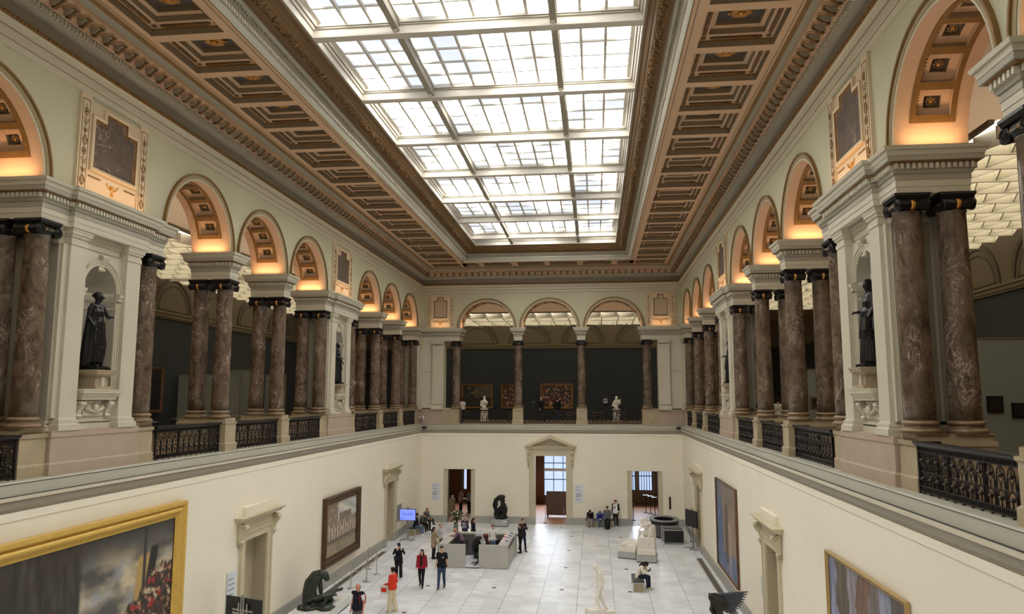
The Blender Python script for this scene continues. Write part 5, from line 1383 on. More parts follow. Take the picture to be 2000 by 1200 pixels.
area('vestibule_daylight', (-3, 59.0, 3.2), 6, 2.5, 308, (.8, .88, 1), (radians(-90), 0, 0))
area('vestibule_daylight', (3.4, 59.0, 3.2), 2, 2.5, 124, (.8, .88, 1), (radians(-90), 0, 0))
area('vestibule_daylight', (-9.6, 59.0, 3.2), 2, 2.5, 84, (1, .9, .8), (radians(-90), 0, 0))

# ------------------------------------------------------------------ paintings
def canvas(name, parent, w, h, fn, nx, ny):
    """flat canvas in the y-z plane facing -x, colours from fn(s, t), s from 0..1 along +y, t up"""
    me = bpy.data.meshes.new(name)
    vs = [(0, -w / 2 + w * i / nx, h * j / ny) for j in range(ny + 1) for i in range(nx + 1)]
    fs = [(j * (nx + 1) + i, (j + 1) * (nx + 1) + i, (j + 1) * (nx + 1) + i + 1, j * (nx + 1) + i + 1) for j in range(ny) for i in range(nx)]
    me.from_pydata(vs, [], fs)
    ca = me.color_attributes.new('Col', 'FLOAT_COLOR', 'POINT')
    for k, v in enumerate(vs):
        c = lin([max(0, min(255, q)) for q in fn(v[1] / w + .5, v[2] / h)]); ca.data[k].color = c
    me.materials.append(MATS['canvas'])
    o = bpy.data.objects.new(name, me); COL.objects.link(o); o.parent = parent; return o
m = bpy.data.materials.new('canvas'); m.use_nodes = True; MATS['canvas'] = m
at = m.node_tree.nodes.new('ShaderNodeAttribute'); at.attribute_name = 'Col'; m.node_tree.links.new(at.outputs['Color'], m.node_tree.nodes['Principled BSDF'].inputs['Base Color']); m.node_tree.nodes['Principled BSDF'].inputs['Roughness'].default_value = .5
def fbm(x, y, z=0.0, o=4):
    a, f, s = 1.0, 1.0, 0.0
    for i in range(o): s += a * mnoise.noise(V((x * f, y * f, z + 7 * i))); a *= .5; f *= 2.1
    return s
def mixc(a, b, t):
    t = max(0, min(1, t)); return [a[i] + (b[i] - a[i]) * t for i in range(3)]
def sst(a, b, x):
    x = max(0, min(1, (x - a) / (b - a))); return x * x * (3 - 2 * x)
def battle(s, t):
    sky = mixc((84, 82, 80), (204, 188, 156), .5 + 1.1 * fbm(s * 5, t * 5, 1)); sky = mixc(sky, (150, 162, 182), max(0, fbm(s * 6, t * 6, 9)) * 1.2); sky = mixc(sky, (66, 62, 58), sst(.72, 1, t))
    town = .30 + .10 * max(0, math.sin(s * 44)) ** 3 + .05 * fbm(s * 30, 0, 2)
    c = mixc((158, 146, 128), sky, sst(town, town + .03, t))
    dark = mixc((38, 36, 33), (76, 71, 62), .5 + fbm(s * 26, t * 2.5, 3)); dark = mixc(dark, (58, 44, 34), max(0, fbm(s * 8, t * 5, 6)))
    c = mixc(dark, c, sst(.455, .475, s + .01 * fbm(0, t * 12, 3)))
    if s < .46: return c
    crowd = .26 + .42 * sst(.55, .95, s) + .07 * fbm(s * 13, 0, 4)
    k = mixc((28, 24, 23), (84, 66, 54), .5 + .9 * fbm(s * 34, t * 22, 5)); k = mixc(k, (152, 44, 40), sst(.30, .42, fbm(s * 20, t * 14, 11))); k = mixc(k, (200, 180, 152), sst(.34, .46, fbm(s * 24, t * 16, 21))); k = mixc(k, (178, 130, 102), sst(.30, .40, fbm(s * 40, t * 26, 31)))
    fl = (1 - sst(.03, .045, abs(s - .80 - .10 * (t - .6)))) * sst(.42, .5, t) * (1 - sst(.78, .82, t)); c = mixc(c, mixc((182, 150, 88), (140, 50, 44), sst(.0, .2, .5 - t)), fl)
    f2 = (1 - sst(.018, .03, abs(s - .85 - .12 * (t - .6)))) * sst(.42, .5, t) * (1 - sst(.82, .86, t)); c = mixc(c, (28, 26, 28), f2)
    p = (1 - sst(.006, .012, abs(s - .815))) * sst(.4, .45, t); c = mixc(c, (52, 52, 56), p)
    return mixc(k, c, sst(crowd, crowd + .035, t + .03 * fbm(s * 40, t * 10, 8)))
def parade(s, t):
    if t > .62:
        if s < .36: return mixc((166, 146, 118), (118, 104, 86), .5 + fbm(s * 18, t * 18))
        if t < .76 and .40 < s < .82: return mixc((142, 126, 104), (108, 98, 86), .5 + fbm(s * 20, t * 14))
        return mixc((170, 176, 176), (222, 214, 200), .5 + fbm(s * 4 + t * 6, t * 4, 2))
    if t > .30:
        v = fbm(s * 30, t * 10, 4); c = mixc((104, 92, 78), (190, 176, 156), .5 + v)
        if int(s * 34) % 3 == 0 and t < .52: c = (206, 190, 168)
        return c
    if t > .22: return mixc((90, 82, 72), (132, 120, 104), .5 + fbm(s * 40, t * 10, 5))
    return mixc((164, 148, 122), (138, 126, 106), .5 + fbm(s * 6, t * 6, 8))
def bluepic(s, t):
    v = fbm(s * 12, t * 3, 2)
    c = mixc((128, 112, 98), (158, 134, 112), .5 + v)
    if s < .34 - .08 * t or t < .18 + .1 * s: c = mixc((66, 92, 128), (112, 120, 160), .5 + fbm(s * 9, t * 6, 4))
    if .40 < s < .58 and .12 < t < .78: c = mixc((84, 74, 66), c, .25)
    if .58 < s < .68 and t < .6: c = mixc((190, 156, 140), c, .3)
    if t > .78: c = mixc((116, 108, 96), c, .4)
    return c
def abstract(s, t):
    k = s * 7 + .35 * fbm(s * 3, t * 3, 6) * 2; j = int(k) % 7
    base = [(128, 132, 158), (88, 76, 60), (138, 132, 140), (116, 86, 66), (120, 110, 104), (128, 130, 148), (92, 82, 76)][j]
    return mixc([c * .85 for c in base], [min(255, c * 1.2) for c in base], .5 + fbm(s * 30, t * 4, 3))
def darkland(s, t):
    if t > .45 and not (s < .42 and fbm(s * 7, t * 7, 2) + .8 * (.42 - s) > .05): return mixc((96, 84, 58), (60, 58, 48), .5 + fbm(s * 4, t * 6, 5))
    return mixc((16, 14, 11), (44, 36, 24), .4 + fbm(s * 12, t * 12, 7))
def darkfig(s, t):
    v = fbm(s * 7, t * 7, 3); w = fbm(s * 9, t * 8, 8)
    c = mixc((22, 17, 14), (58, 40, 26), .5 + v)
    if w > .28: c = mixc((150, 108, 74), (180, 140, 104), w)
    if w < -.42: c = (110, 30, 26)
    return c
def picture(label, fr, h, u, z0, w, hh, fn, frame, fw, nx=60, ny=50, depth=.12, group=None):
    t = thing('painting', label, 'painting'); place(t, fr, h, u, z0)
    b = MB(); W = w / 2
    levels = [(0, 0), (-depth, .0), (-depth, fw * .22), (-depth * .6, fw * .35), (-depth * .85, fw * .5), (-depth * .85, fw * .62), (-depth * .4, fw * .8), (-depth * .45, fw)]
    for (xa, ia), (xb, ib) in zip(levels[:-1], levels[1:]):
        A = [(xa, -W + ia, ia), (xa, W - ia, ia), (xa, W - ia, hh - ia), (xa, -W + ia, hh - ia)]; Bq = [(xb, -W + ib, ib), (xb, W - ib, ib), (xb, W - ib, hh - ib), (xb, -W + ib, hh - ib)]
        for q in range(4): b.quad(A[q], A[(q + 1) % 4], Bq[(q + 1) % 4], Bq[q], frame)
    if frame == 'dark_wood_frame':
        rnd = random.Random(2)
        for q in range(90):
            for (y, z) in ((-W + w * q / 90, fw * .35), (-W + w * q / 90, hh - fw * .35), (-W + fw * .35, hh * q / 90), (W - fw * .35, hh * q / 90)):
                b.ball((-depth * .8, y, z), (.03, rnd.uniform(.02, .05), rnd.uniform(.02, .05)), frame, 5, 3)
    b.build('frame', t)
    flip = lambda s, q: fn(1 - s, q)
    c = canvas('canvas', t, w - 2 * fw, hh - 2 * fw, flip, nx, ny); c.location = (-depth * .3, 0, fw)
    return t
# s in fn runs from the picture's own left edge to its right edge as seen by a visitor facing it
picture('huge battle scene with cloudy sky in a broad gilt frame', 'L', 8.67, 16.6, .80, 7.8, 4.52, lambda s, t: battle(s, t), 'gilt_frame', .42, 240, 140, .22)
picture('city parade scene in heavy carved dark frame beside the rope barrier', 'L', 8.67, 34.15, .92, 4.75, 2.95, parade, 'dark_wood_frame', .34, 90, 60, .2)
picture('tall blue and brown canvas reaching nearly to the skirting', 'R', 8.67, 33.7, .70, 5.0, 3.87, lambda s, t: bluepic(s, t), 'wood_brown', .06, 80, 60, .1)
picture('wide brown and violet abstract canvas in thin pale gilt frame', 'R', 8.67, 16.95, .95, 4.75, 3.62, abstract, 'thin_gilt', .10, 110, 60, .1) if mat('thin_gilt', (188, 158, 104), .4, .4) else None
picture('dark wooded landscape in gilt frame on the far gallery wall', 'F', 18.44, -9.55, 7.41, 2.55, 1.95, darkland, 'gold', .14, 40, 30)
picture('narrow dark figure painting in gilt frame, half behind a column', 'F', 18.44, -6.75, 7.41, 1.7, 1.95, darkfig, 'gold', .12, 26, 30)
picture('large dark painting of many pale figures in gilt frame, centre of far wall', 'F', 18.44, -3.12, 7.39, 2.6, 2.0, darkfig, 'gold', .15, 40, 30)
picture('tall black portrait in brown frame behind the close gallery columns', 'L', 18.44, 33.9, 7.5, 2.4, 2.2, lambda s, t: (14, 13, 12), 'wood_brown', .14, 4, 4)
for x, z, fr, h, lb in ((.74, 7.85, 'F', 18.44, 'small white framed sheet on the bare dark wall'), (3.85, 7.85, 'F', 18.44, 'small white notice beside the last far column')):
    picture(lb, fr, h, x, z, .30, .36, lambda s, t: (60, 60, 60) if .3 < s < .7 and .3 < t < .8 else (200, 200, 196), 'white_plastic', .03, 12, 12)
for x in (-7.45, -5.0, -1.2):
    b = MB(frF); b.box(18.42, 18.46, x - .07, x + .07, 7.85, 7.95, 'partition_grey'); tag(b.build('wall_caption'), 'tiny pale caption card on the far wall, ' + {-7.45: 'beside the landscape', -5.0: 'beside the narrow painting', -1.2: 'beside the large dark painting'}[x], 'caption')

# partitions with small pictures in the side galleries
def partition(x0, x1, y, z1, lb):
    t = thing('partition', lb, 'partition', ((x0 + x1) / 2, y, 6.49)); w = (x1 - x0) / 2
    prop(t, 'panel', lambda b: b.box(-w, w, 0, .15, 0, z1 - 6.5, 'partition_grey')); prop(t, 'edge_strip', lambda b: (b.box(-w - .02, w + .02, -.02, .17, z1 - 6.5, z1 - 6.46, 'louvre_tan'), b.box(w, w + .03, -.02, .17, 0, z1 - 6.5, 'louvre_tan')))
partition(-21.55, -18.2, 36.6, 9.42, 'olive-grey partition behind the second pair of side columns')
partition(-21.55, -19.3, 41.4, 9.85, 'blue-grey partition carrying an oval picture')
partition(-21.55, -20.2, 46.8, 9.75, 'dark blue-grey partition beyond the oval picture')
partition(10.7, 15.3, 22.4, 9.9, 'tall grey partition with small dark pictures on the blue painting side')
partition(9.4, 12.0, 34.5, 9.5, 'grey partition with one tiny portrait between side columns')
def small_pic(x, y, z, w, h, lb, oval=False, dark=(30, 24, 20), frm='wood_brown'):
    t = thing('small_painting', lb, 'painting', (x, y, z))
    if oval:
        prop(t, 'frame', lambda b: b.lathe([(0, -.05), (h / 2 + .04, -.05), (h / 2 + .05, 0)], (0, 0, 0), 'gold', 20, axis='y')); prop(t, 'canvas', lambda b: b.lathe([(0, -.06), (h / 2 - .03, -.06), (h / 2 - .03, -.05)], (0, 0, 0), 'terracotta', 20, axis='y'))
        t.scale = (.8, 1, 1)
    else:
        prop(t, 'frame', lambda b: b.box(-w / 2, w / 2, -.05, 0, -h / 2, h / 2, frm)); mat('pic_%d_%d_%d' % dark, dark, .4); prop(t, 'canvas', lambda b: b.box(-w / 2 + .05, w / 2 - .05, -.06, -.05, -h / 2 + .05, h / 2 - .05, 'pic_%d_%d_%d' % dark))
small_pic(-21.05, 41.4, 8.22, .5, .56, 'small oval reddish portrait in gilt frame', True)
small_pic(-20.7, 41.4, 8.66, .26, .34, 'tiny dark picture hanging above the oval portrait')
small_pic(11.12, 22.4, 8.05, .42, .46, 'small dark portrait in black frame on the tall grey partition', False, (34, 26, 20), 'black_metal')
small_pic(11.75, 22.4, 7.88, .40, .42, 'second small dark picture lower on the tall grey partition', False, (30, 26, 22), 'black_metal')
small_pic(9.62, 34.5, 8.02, .30, .50, 'tiny dark portrait between two side columns', False, (40, 30, 24))
small_pic(-20.35, 36.6, 8.6, .5, 1.4, 'slim dark picture in brown frame behind a side column', False, (16, 14, 12))
b = MB(); b.box(8.0, 8.95, 45.3, 45.4, 6.5, 10.0, 'black_metal'); tag(b.build('dark_doorway_screen'), 'tall black screen with arched top seen behind the person in white blouse', 'screen')
b = MB(); b.box(-16.2, -15.6, 47.9, 48, 6.5, 11.9, 'wood_brown'); b.box(-16.05, -15.75, 47.88, 47.9, 9.1, 9.3, 'white_plastic'); tag(b.build('dark_red_banner'), 'tall dark red-brown banner between the last side columns', 'banner')

# ---- glass barriers with pale posts beside the pedestals
for i, (x, y) in enumerate(((-14.6, 21.6), (-14.6, 26.1), (-14.6, 30.4), (8.6, 26.0))):
    t = thing('glass_barrier', 'low glass barrier with pale post, %s, %s' % (['railing next beyond the close niche', 'railing midway between niches', 'railing before the distant niche', 'railing midway between niches'][i], 'battle painting side' if x < 0 else 'blue painting side'), 'barrier', (x, y, 6.5))
    prop(t, 'post', lambda b: b.box(-.04, .04, -.04, .04, 0, 1.15, 'pale_stone'))
    prop(t, 'top_edge', lambda b: b.box(-.01, .01, -1.6, 0, .98, 1.0, 'steel'))
# benches in the far gallery
for i, (x, w) in enumerate(((-5.9, .95), (-1.7, .8), (.15, .8), (1.75, .6))):
    t = thing('gallery_bench', 'red-brown wooden bench behind the far railing, ' + ['left of the two visitors', 'below the large painting edge', 'left of the seated bust', 'beyond the seated bust'][i], 'bench', (x, 54.8, 6.5))
    prop(t, 'seat', lambda b: b.box(-w / 2, w / 2, -.2, .2, .42, .47, 'wood_brown')); prop(t, 'backrest', lambda b: b.box(-w / 2, w / 2, .18, .22, .6, .72, 'wood_brown'))
    for s in (-1, 1): prop(t, 'leg', lambda b: b.box(*sorted((s * w / 2, s * (w / 2 - .05))), -.2, .22, 0, .72 if s else .42, 'wood_brown'))

# ------------------------------------------------------------------ information desk
t = thing('information_desk', 'square grey information desk with an opening and inner counters', 'desk', (-6.05, 38.65, 0))
X0, X1, Y0, Y1 = -1.72, 1.72, -1.72, 1.80
prop(t, 'front_panel', lambda b: (b.box(X0, -.38, Y0, Y0 + .08, .02, 1.12, 'desk_grey')))
prop(t, 'front_panel', lambda b: (b.box(.28, X1, Y0, Y0 + .08, .02, 1.12, 'desk_grey')))
prop(t, 'floor_sill', lambda b: b.box(-.38, .28, Y0, Y0 + .08, 0, .03, 'dark_grey'))
prop(t, 'brochure_counter', lambda b: (b.box(X1 - .5, X1, Y0 + .08, Y1, 1.06, 1.12, 'desk_grey'), b.box(X1 - .03, X1 + .0, Y0 + .08, Y1, .02, .95, 'desk_grey'), b.box(X1 + .0, X1 + .05, Y1 - .7, Y1 + .1, .0, 1.12, 'desk_grey')))
prop(t, 'side_slot', lambda b: b.box(X1 - .02, X1 + .012, Y0 + .15, Y1 - .75, .88, 1.0, 'desk_inner'))
prop(t, 'side_counter', lambda b: (b.box(X0, X0 + .45, Y0 + .08, Y1, 1.06, 1.12, 'desk_grey'), b.box(X0, X0 + .04, Y0 + .08, Y1, .02, 1.06, 'desk_grey'), b.box(X0 + .45, X0 + .95, Y0 + .4, Y1 - .4, .70, .74, 'dark_grey')))
prop(t, 'back_counter', lambda b: (b.box(X0 + .45, X1 - .5, Y1 - .45, Y1, 1.06, 1.12, 'desk_grey'), b.box(X0, X1, Y1 - .06, Y1, .02, 1.06, 'desk_grey'), b.box(X0 + .45, -.3, Y1 - .47, Y1 - .43, .02, 1.06, 'desk_inner'), b.box(.45, X1 - .5, Y1 - .47, Y1 - .43, .02, 1.06, 'desk_inner')))
t = thing('cabinet', 'dark red-brown cabinet inside the desk next to the receptionist', 'cabinet', (-5.75, 39.85, 0)); prop(t, 'cabinet_body', lambda b: b.box(-.35, .1, -.2, .25, 0, 1.08, 'hair_red')); prop(t, 'door', lambda b: b.box(-.33, .08, -.215, -.2, .05, 1.02, 'brown_shoe'))
t = thing('printer', 'silver and white office printer with paper standing inside the desk', 'printer', (-6.12, 39.35, 0))
prop(t, 'stand', lambda b: b.box(-.24, .24, -.22, .22, 0, .70, 'black_plastic')); prop(t, 'printer_body', lambda b: (b.box(-.25, .25, -.24, .24, .70, .92, 'silver_grey'), b.stack(-.20, .20, -.2, .2, [(.92, 1.22, .0, -.02)], 'silver_grey'))); prop(t, 'output_slot', lambda b: b.box(-.16, .16, -.245, -.19, .98, 1.12, 'dark_grey')); prop(t, 'paper_tray', lambda b: b.box(-.13, .15, -.05, .15, 1.22, 1.42, 'white_plastic'))
t = thing('paper_roll', 'white paper roll beside the printer inside the desk', 'paper roll', (-5.78, 39.0, .92)); prop(t, 'roll', lambda b: b.lathe([(.08, 0), (.08, .15), (0, .15)], (0, 0, 0), 'white_plastic', 12)); t.location.z = .705
t.location = (-5.86, 39.2, .70)
t = thing('office_chair', 'black high-backed office chair in the desk opening', 'chair', (-5.95, 37.85, 0), radians(30))
B = Body(); B.ell((0, .22, .86), (.25, .07, .42)); B.build('backrest', 'black_plastic', t, .02)
B = Body(); B.ell((0, 0, .5), (.25, .25, .06)); B.build('seat', 'black_plastic', t, .02)
prop(t, 'column', lambda b: b.tube([(0, 0, .1), (0, 0, .46)], .035, 'dark_grey', 8))
for q in range(5):
    a = q * 2 * pi / 5; lg = prop(t, 'leg', lambda b: b.tube([(0, 0, .12), (.30 * cos(a), .30 * sin(a), .07)], .022, 'dark_grey', 6)); prop(lg, 'caster', lambda b: b.ball((.31 * cos(a), .31 * sin(a), .03), .032, 'black_plastic', 8, 5))
t = thing('monitor', 'black computer monitor on the inner desk top', 'monitor', (-4.95, 38.0, .0), radians(70)); prop(t, 'stand', lambda b: (b.box(-.12, .12, -.08, .08, .72, .74, 'black_plastic'), b.box(-.03, .03, -.02, .02, .74, .9, 'black_plastic'))); prop(t, 'screen', lambda b: b.box(-.27, .27, -.03, .02, .86, 1.20, 'black_plastic')); prop(t, 'desk_board', lambda b: b.box(-.4, .4, -.3, .25, .68, .72, 'desk_grey'))
random.seed(9)
cols = ['white_cloth', 'pink_paper', 'blue_paper', 'white_cloth', 'brown_shoe', 'white_cloth']; mat('pink_paper', (200, 130, 150)); mat('blue_paper', (90, 100, 130))
names = ['pink', 'white', 'grey-blue']
i = 0
for row in range(7):
    for c in range(2):
        cc = ['white_cloth', 'blue_paper', 'pink_paper', 'white_cloth'][(row * 2 + c) % 4]
        b = MB(); b.box(-.085, .085, -.13, .13, 0, random.uniform(.01, .04), cc); o = b.build('brochure_stack'); o.location = (-4.72 + .22 * c, 38.0 + row * .34, 1.121)
        tag(o, '%s brochure stack in row %s of the desk counter, %s column' % ({'white_cloth': 'white', 'blue_paper': 'grey-blue', 'pink_paper': 'pink'}[cc], ORD[row + 1], ['inner', 'outer'][c]), 'brochures', 'brochure stacks on the desk')

# ---- plant
t = thing('flower_vase', 'tall glass vase of white flowers and green leaves behind the desk', 'vase', (-8.75, 46.8, 0))
prop(t, 'vase', lambda b: b.lathe([(.14, 0), (.15, .5), (.13, .5), (.12, .02)], (0, 0, 0), 'vase_glass', 14)) if mat('vase_glass', (120, 130, 110), .15) else None
rnd = random.Random(5); b = MB(); fl = MB()
for q in range(60):
    a = rnd.uniform(0, 2 * pi); r = rnd.uniform(.1, .42); z = rnd.uniform(.75, 1.35) - r * .4
    b.tube([(0, 0, .45), (r * .4 * cos(a), r * .4 * sin(a), .75), (r * cos(a), r * sin(a), z)], [.012, .012, .004], 'plant_green', 4)
    b.ball((r * cos(a), r * sin(a), z), (.07, .07, .03), 'plant_green', 6, 4)
    if q % 5 == 0: fl.ball((r * 1.05 * cos(a), r * 1.05 * sin(a), z + .05), (.05, .05, .05), 'white_cloth', 7, 5)
mat('plant_green', (78, 92, 48), .7); b.build('foliage', t); fl.build('blossoms', t)['kind'] = 'stuff'

# ------------------------------------------------------------------ screens and signs
def tv(label, loc, rz, w, h, zc, front, pole=True, lines=True):
    t = thing('display_stand', label, 'screen', loc, rz)
    prop(t, 'base', lambda b: (b.box(-.45, .45, -.03, .03, 0, .05, 'steel'), b.box(-.33, -.27, -.35, .35, 0, .05, 'steel'), b.box(.27, .33, -.35, .35, 0, .05, 'steel')))
    prop(t, 'pole', lambda b: (b.box(-.07, -.02, .04, .09, .05, zc + h * .62, 'steel'), b.box(.02, .07, .04, .09, .05, zc + h * .62, 'steel')))
    sc = prop(t, 'screen_housing', lambda b: b.box(-w / 2, w / 2, -.02, .04, zc - h / 2, zc + h / 2, 'black_plastic'))
    if front:
        prop(sc, 'display', lambda b: b.box(-w / 2 + .025, w / 2 - .025, -.026, -.02, zc - h / 2 + .025, zc + h / 2 - .025, front))
        if lines:
            def g(b):
                y = -.03
                for (x0, x1, z) in ((-.30, -.12, .13), (.05, .36, .16), (-.36, .36, .02)): b.box(x0 * w, x1 * w, y, -.026, zc + z * h - .01, zc + z * h + .012, 'screen_dark_blue')
                b.box(-.01, -.005, y, -.026, zc + .05 * h, zc + .35 * h, 'screen_dark_blue')
                b.tube([(-.36 * w, y, zc - .28 * h), (-.18 * w, y, zc - .28 * h)], .01, 'screen_dark_blue', 5)
                b.tube([(-.30 * w, y, zc - .20 * h), (-.36 * w, y, zc - .28 * h), (-.30 * w, y, zc - .36 * h)], .01, 'screen_dark_blue', 5)
            prop(sc, 'arrow_and_words', g)
    return t
tv('blue direction screen with arrow on steel stand beside the wall bench', (-11.02, 43.6, 0), radians(-6), 1.0, .66, 1.45, 'screen_blue')
t = tv('black screen on steel stand seen edge-on beside the far closed door', (5.15, 43.0, 0), radians(-66), 1.2, .9, 1.62, None)
prop(t, 'display', lambda b: b.box(-.57, .57, -.028, -.02, 1.2, 2.05, 'black_plastic'))
t = tv('back of a large black screen with crossed steel bracket by the open door', (-10.75, 22.55, 0), radians(180 - 20), 1.45, .85, 1.72, None)
prop(t, 'bracket', lambda b: (b.box(-.42, .42, .045, .07, 1.66, 1.71, 'steel'), b.box(-.42, .42, .045, .07, 1.76, 1.81, 'steel'), b.box(-.22, -.17, .06, .09, 1.45, 2.0, 'steel'), b.box(.12, .17, .06, .09, 1.45, 2.0, 'steel')))
def info(label, fr, h, u, z0, w, hh, n, icons=0):
    t = thing('information_board', label, 'sign'); place(t, fr, h, u, z0)
    prop(t, 'board', lambda b: b.box(-.03, 0, -w / 2, w / 2, 0, hh, 'board_white'))
    rnd = random.Random(int(u * 10))
    def g(b):
        for i in range(n):
            z = hh * (.86 - .7 * i / max(1, n - 1)); L = rnd.uniform(.35, .7) * w
            b.box(-.036, -.03, w * .4 - L, w * .4, z, z + .028, 'print_grey')
    prop(t, 'small_print', g)
    if icons:
        prop(t, 'pictograms', lambda b: [(b.ball((-.034, w * (.28 - .26 * q), hh * .42 + .05), (.006, .022, .022), 'dark_grey', 8, 5), b.box(-.038, -.03, w * (.28 - .26 * q) - .02, w * (.28 - .26 * q) + .02, hh * .42 - .06, hh * .42 + .03, 'dark_grey')) for q in range(icons)])
    return t
mat('board_white', (216, 222, 230), .5); mat('print_grey', (120, 126, 134), .6)
info('white direction board on the far wall beside the shop doorway', 'F', 8.67, -10.75, 1.40, .52, 1.15, 5, 2)
info('white direction board on the far wall beside the pedimented door', 'F', 8.67, -1.18, 1.42, .52, 1.15, 5, 3)
info('tall white text board on the wall before the open door', 'L', 8.67, 23.72, 1.0, .6, 1.62, 8)
info('faint white wall text beside the closed door between paintings', 'R', 8.675, 26.95, 1.55, .3, .7, 6)
b = MB(frL); b.box(8.64, 8.67, 43.95, 45.0, .95, 1.9, 'mid_grey'); tag(b.build('wall_board'), 'plain grey board on the wall behind the blue screen', 'board')
b = MB(frF); b.box(8.62, 8.66, 4.62, 4.72, 1.1, 1.9, 'black_metal'); tag(b.build('wall_device'), 'slim black device on the far wall near the corner', 'device')
# security cameras in the corners above the ledge
for i, (x, y, z, lb) in enumerate(((-11.72, 49.85, 6.95, 'white security camera above the ledge in the far corner, battle painting side'), (-11.55, 49.9, 6.25, 'small dark camera clamped under the ledge in the far corner'), (5.3, 49.9, 6.3, 'small dark camera in the far corner, blue painting side'))):
    t = thing('security_camera', lb, 'camera', (x, y, z)); m_ = 'white_plastic' if i == 0 else 'dark_grey'
    prop(t, 'housing', lambda b: b.box(-.12, .12, -.22, .10, -.07, .07, m_)); prop(t, 'arm', lambda b: b.tube([(0, .05, 0), (0, .15, -.3)], .025, m_, 6)); prop(t, 'lens', lambda b: b.lathe([(0, -.24), (.05, -.24), (.05, -.2)], (0, 0, 0), 'black_plastic', 10, axis='y'))

# ------------------------------------------------------------------ rope barrier
PO = [(-11.04, 31.37), (-10.69, 32.5), (-10.37, 33.75), (-10.34, 35.2), (-11.05, 36.2)]
for i, (x, y) in enumerate(PO):
    t = thing('rope_post', 'slim chrome rope post, %s counted from the bronze sculpture' % ORD[i + 1], 'post', (x, y, 0), group='rope barrier posts')
    prop(t, 'base', lambda b: b.lathe([(.16, 0), (.16, .012), (.04, .03), (0, .03)], (0, 0, 0), 'steel', 16)); prop(t, 'pole', lambda b: b.lathe([(.018, .03), (.018, .98), (.03, .985), (.03, 1.02), (0, 1.03)], (0, 0, 0), 'pale_metal', 10)) if mat('pale_metal', (196, 192, 184), .35, .4) else None
for i in range(4):
    a, c = PO[i], PO[i + 1]; b = MB()
    b.tube([(a[0] + (c[0] - a[0]) * q / 12, a[1] + (c[1] - a[1]) * q / 12, .95 - .38 * (1 - (2 * q / 12 - 1) ** 2)) for q in range(13)], .018, 'rope_beige', 6) if mat('rope_beige', (176, 166, 146), .8) else None
    tag(b.build('rope'), 'beige barrier rope hanging between the %s and %s post' % (ORD[i + 1], ORD[i + 2]), 'rope', 'barrier ropes')

# ---- brass floor discs
for x in (-7.46, -4.52, -1.57, 1.35):
    for k, y in enumerate((29.22, 33.35, 37.6, 41.78, 45.9)):
        if x < -4 and y > 35: continue
        b = MB(); b.lathe([(.10, 0), (.10, .006), (0, .006)], (0, 0, 0), 'brass_disc', 16) if mat('brass_disc', (96, 88, 76), .4, .5) else None
        o = b.build('floor_socket'); o.location = (x, y, .0); tag(o, 'round metal floor lid, %s from far wall, %s' % (ORD[5 - k], {-7.46: 'line of the walking couple', -4.52: 'line of the desk corner', -1.57: 'line through the open middle', 1.35: 'line of the free bench'}[x]), 'floor lid', 'metal lids in the floor')

# ---- benches
def bench(label, x0, x1, y0, y1):
    t = thing('bench', label, 'bench', ((x0 + x1) / 2, (y0 + y1) / 2, 0)); w, l = (x1 - x0) / 2, (y1 - y0) / 2
    prop(t, 'cushion', lambda b: b.stack(-w, w, -l, l, [(.40, .44, 0, 0), (.44, .46, 0, -.01)], 'dark_grey')); prop(t, 'frame', lambda b: (b.box(-w, w, -l, l, .36, .40, 'silver_grey')))
    prop(t, 'shelf_panel', lambda b: b.box(-w + .06, w - .06, -l + .05, l - .05, .0, .36, 'tan_stone'))
    for sx in (-1, 1):
        for sy in (-1, 1): prop(t, 'leg', lambda b: b.box(*sorted((sx * w, sx * (w - .045))), *sorted((sy * l, sy * (l - .045))), 0, .36, 'silver_grey'))
bench('grey-framed bench with dark cushion under the person in white jacket', 1.46, 1.96, 33.25, 34.7)
bench('dark bench along the wall under the seated group in grey and black', -.78, 1.05, 49.3, 49.85)
bench('dark bench along the wall beside the blue screen', -11.35, -10.85, 44.9, 47.7)

# ---- round kiosk and flight cases
t = thing('kiosk_counter', 'large oval dark grey counter in the far corner', 'counter', (4.0, 46.9, 0))
def ring(b, r0, r1, z0, z1, m, a0=0, a1=2 * pi, sx=1.0, sy=1.0, n=28):
    for i in range(n):
        p = a0 + (a1 - a0) * i / n; q = a0 + (a1 - a0) * (i + 1) / n
        f = lambda r, a, z: (r * cos(a) * sx, r * sin(a) * sy, z)
        b.quad(f(r0, p, z1), f(r1, p, z1), f(r1, q, z1), f(r0, q, z1), m); b.quad(f(r1, p, z0), f(r1, q, z0), f(r1, q, z1), f(r1, p, z1), m); b.quad(f(r0, p, z0), f(r0, q, z0), f(r0, q, z1), f(r0, p, z1), m)
prop(t, 'outer_wall', lambda b: ring(b, .78, 1.0, .1, .78, 'kiosk_grey', sx=.85, sy=1.2)) if mat('kiosk_grey', (84, 84, 86), .5) else None
prop(t, 'top_ring', lambda b: ring(b, .72, 1.04, .95, 1.0, 'mid_grey', sx=.85, sy=1.2)); prop(t, 'black_band', lambda b: ring(b, .76, 1.02, .78, .95, 'black_plastic', sx=.85, sy=1.2)); prop(t, 'foot', lambda b: ring(b, .8, .96, 0, .1, 'black_plastic', sx=.85, sy=1.2))
t = thing('flight_case', 'black flight case with bright metal edges, open side facing the hall', 'case', (4.3, 44.75, 0))
